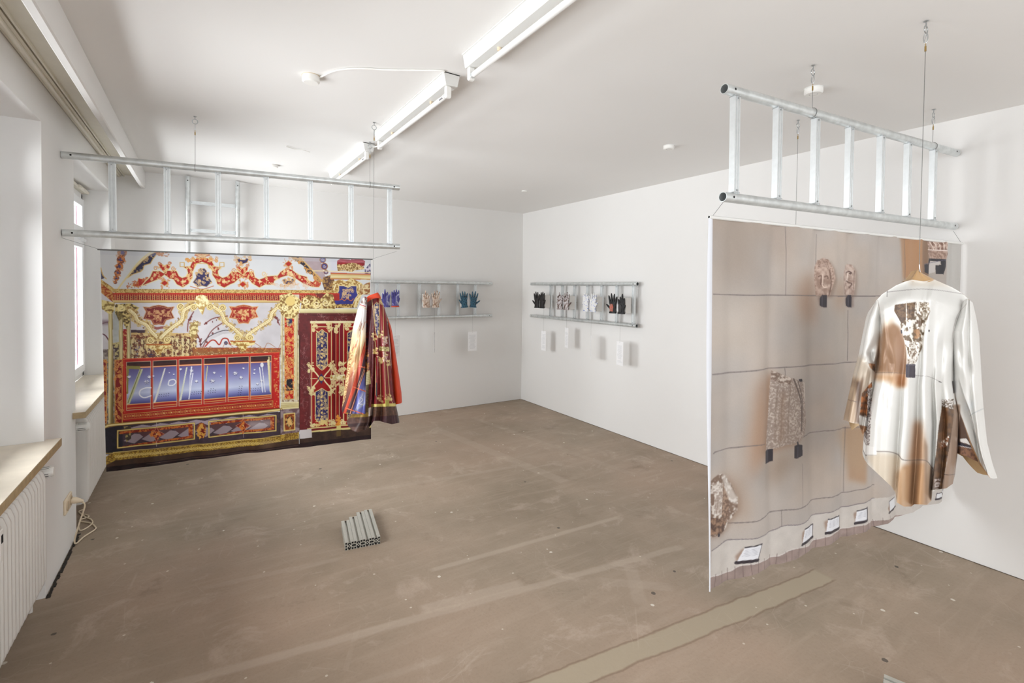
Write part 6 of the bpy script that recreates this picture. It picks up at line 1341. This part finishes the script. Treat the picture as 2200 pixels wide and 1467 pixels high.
# ---------------------------------------------------------------- aluminium profiles on the floor
def profile_mesh(L, W_=.054, H_=.05):
    """T-slot bar along Y with an open slot above and below and a hollow web at the ends"""
    a, s, dp = W_/2, .0062, .015
    outl = [(-a, 0), (-s, 0), (-s, dp), (s, dp), (s, 0), (a, 0), (a, H_/2-s), (a-.006, H_/2-s), (a-.006, H_/2+s), (a, H_/2+s), (a, H_), (s, H_), (s, H_-dp), (-s, H_-dp), (-s, H_), (-a, H_), (-a, H_/2+s), (-a+.006, H_/2+s), (-a+.006, H_/2-s), (-a, H_/2-s)]
    return MB().prism(outl, 'y', 0, L)
def profile_bar(loc, rz, L, lab, grp, W_=.054, H_=.05):
  t = thing('aluminium_profile', lab, 'metal bar', loc, (0, 0, rz), grp)
  profile_mesh(L, W_, H_).build('bar', ALUP, t, smooth=False)
  for e_ in (0, L):
    h = MB()
    def blob(pts): h.prism(pts, 'y', e_-.0006, e_+.0006)
    for sx in (-1, 1):
        for sz in (-1, 1):
            cx, cz = sx*W_*.36, H_/2 + sz*H_*.35
            blob([(cx-.0055, cz-.0055), (cx+.0055, cz-.0055), (cx+.0055, cz+.0055), (cx-.0055, cz+.0055)])
            cx, cz = sx*W_*.14, H_/2 + sz*H_*.17
            blob([(cx-.002, cz-.005), (cx+.004, cz-.003), (cx+.003, cz+.004), (cx-.003, cz+.005)])
        blob([(sx*W_*.36 + .0045*math.cos(q), H_/2 + .007*math.sin(q)) for q in np.linspace(0, 6.283, 8, endpoint=False)])
    blob([(.0045*math.cos(q), H_/2 + .0045*math.sin(q)) for q in np.linspace(0, 6.283, 8, endpoint=False)])
    blob([(.011*math.cos(q), H_*.80 + .0035*math.sin(q)) for q in np.linspace(0, 6.283, 8, endpoint=False)]); blob([(.011*math.cos(q), H_*.2 + .0035*math.sin(q)) for q in np.linspace(0, 6.283, 8, endpoint=False)])
    h.build('end_openings', DARKM, t, smooth=False)
G0 = hit(741, 1183, 2, 0); G1 = hit(817, 1168, 2, 0); ex = (G1 - G0)/np.linalg.norm(G1 - G0); rz = math.atan2(ex[1], ex[0]); Wt = np.linalg.norm(G1 - G0)/4
for k, (L, dy, nm) in enumerate(((.305, 0, 'leftmost, shortest'), (.345, 0, 'second from the left'), (.40, 0, 'third from the left'), (.415, 0, 'rightmost, longest'))):
    p = G0 + ex*Wt*(k + .5); profile_bar((p[0], p[1], 0), rz, L, 'grey aluminium profile, %s of the four lying side by side mid-floor' % nm, 'aluminium profiles in the middle of the floor', Wt - .0012)
P0 = hit(1900, 1442, 2, .05); dq = hit(1960, 1467, 2, .05) - P0; rz2 = math.atan2(dq[1], dq[0]) + math.pi/2
e2 = np.array([math.cos(rz2), math.sin(rz2), 0]); f2_ = np.array([-e2[1], e2[0], 0])      # bars run along f2_
for k, (L, nm) in enumerate(((.30, 'far one'), (.32, 'middle one'), (.28, 'near one'))):
    p = P0 + e2*(-.045 - .0550*k) - f2_*(L + .0*k) + f2_*(-.012*k)
    profile_bar((p[0], p[1], 0), rz2, L, 'silver aluminium profile cut by the lower picture edge, %s of three' % nm, 'aluminium profiles at the bottom edge', .054)
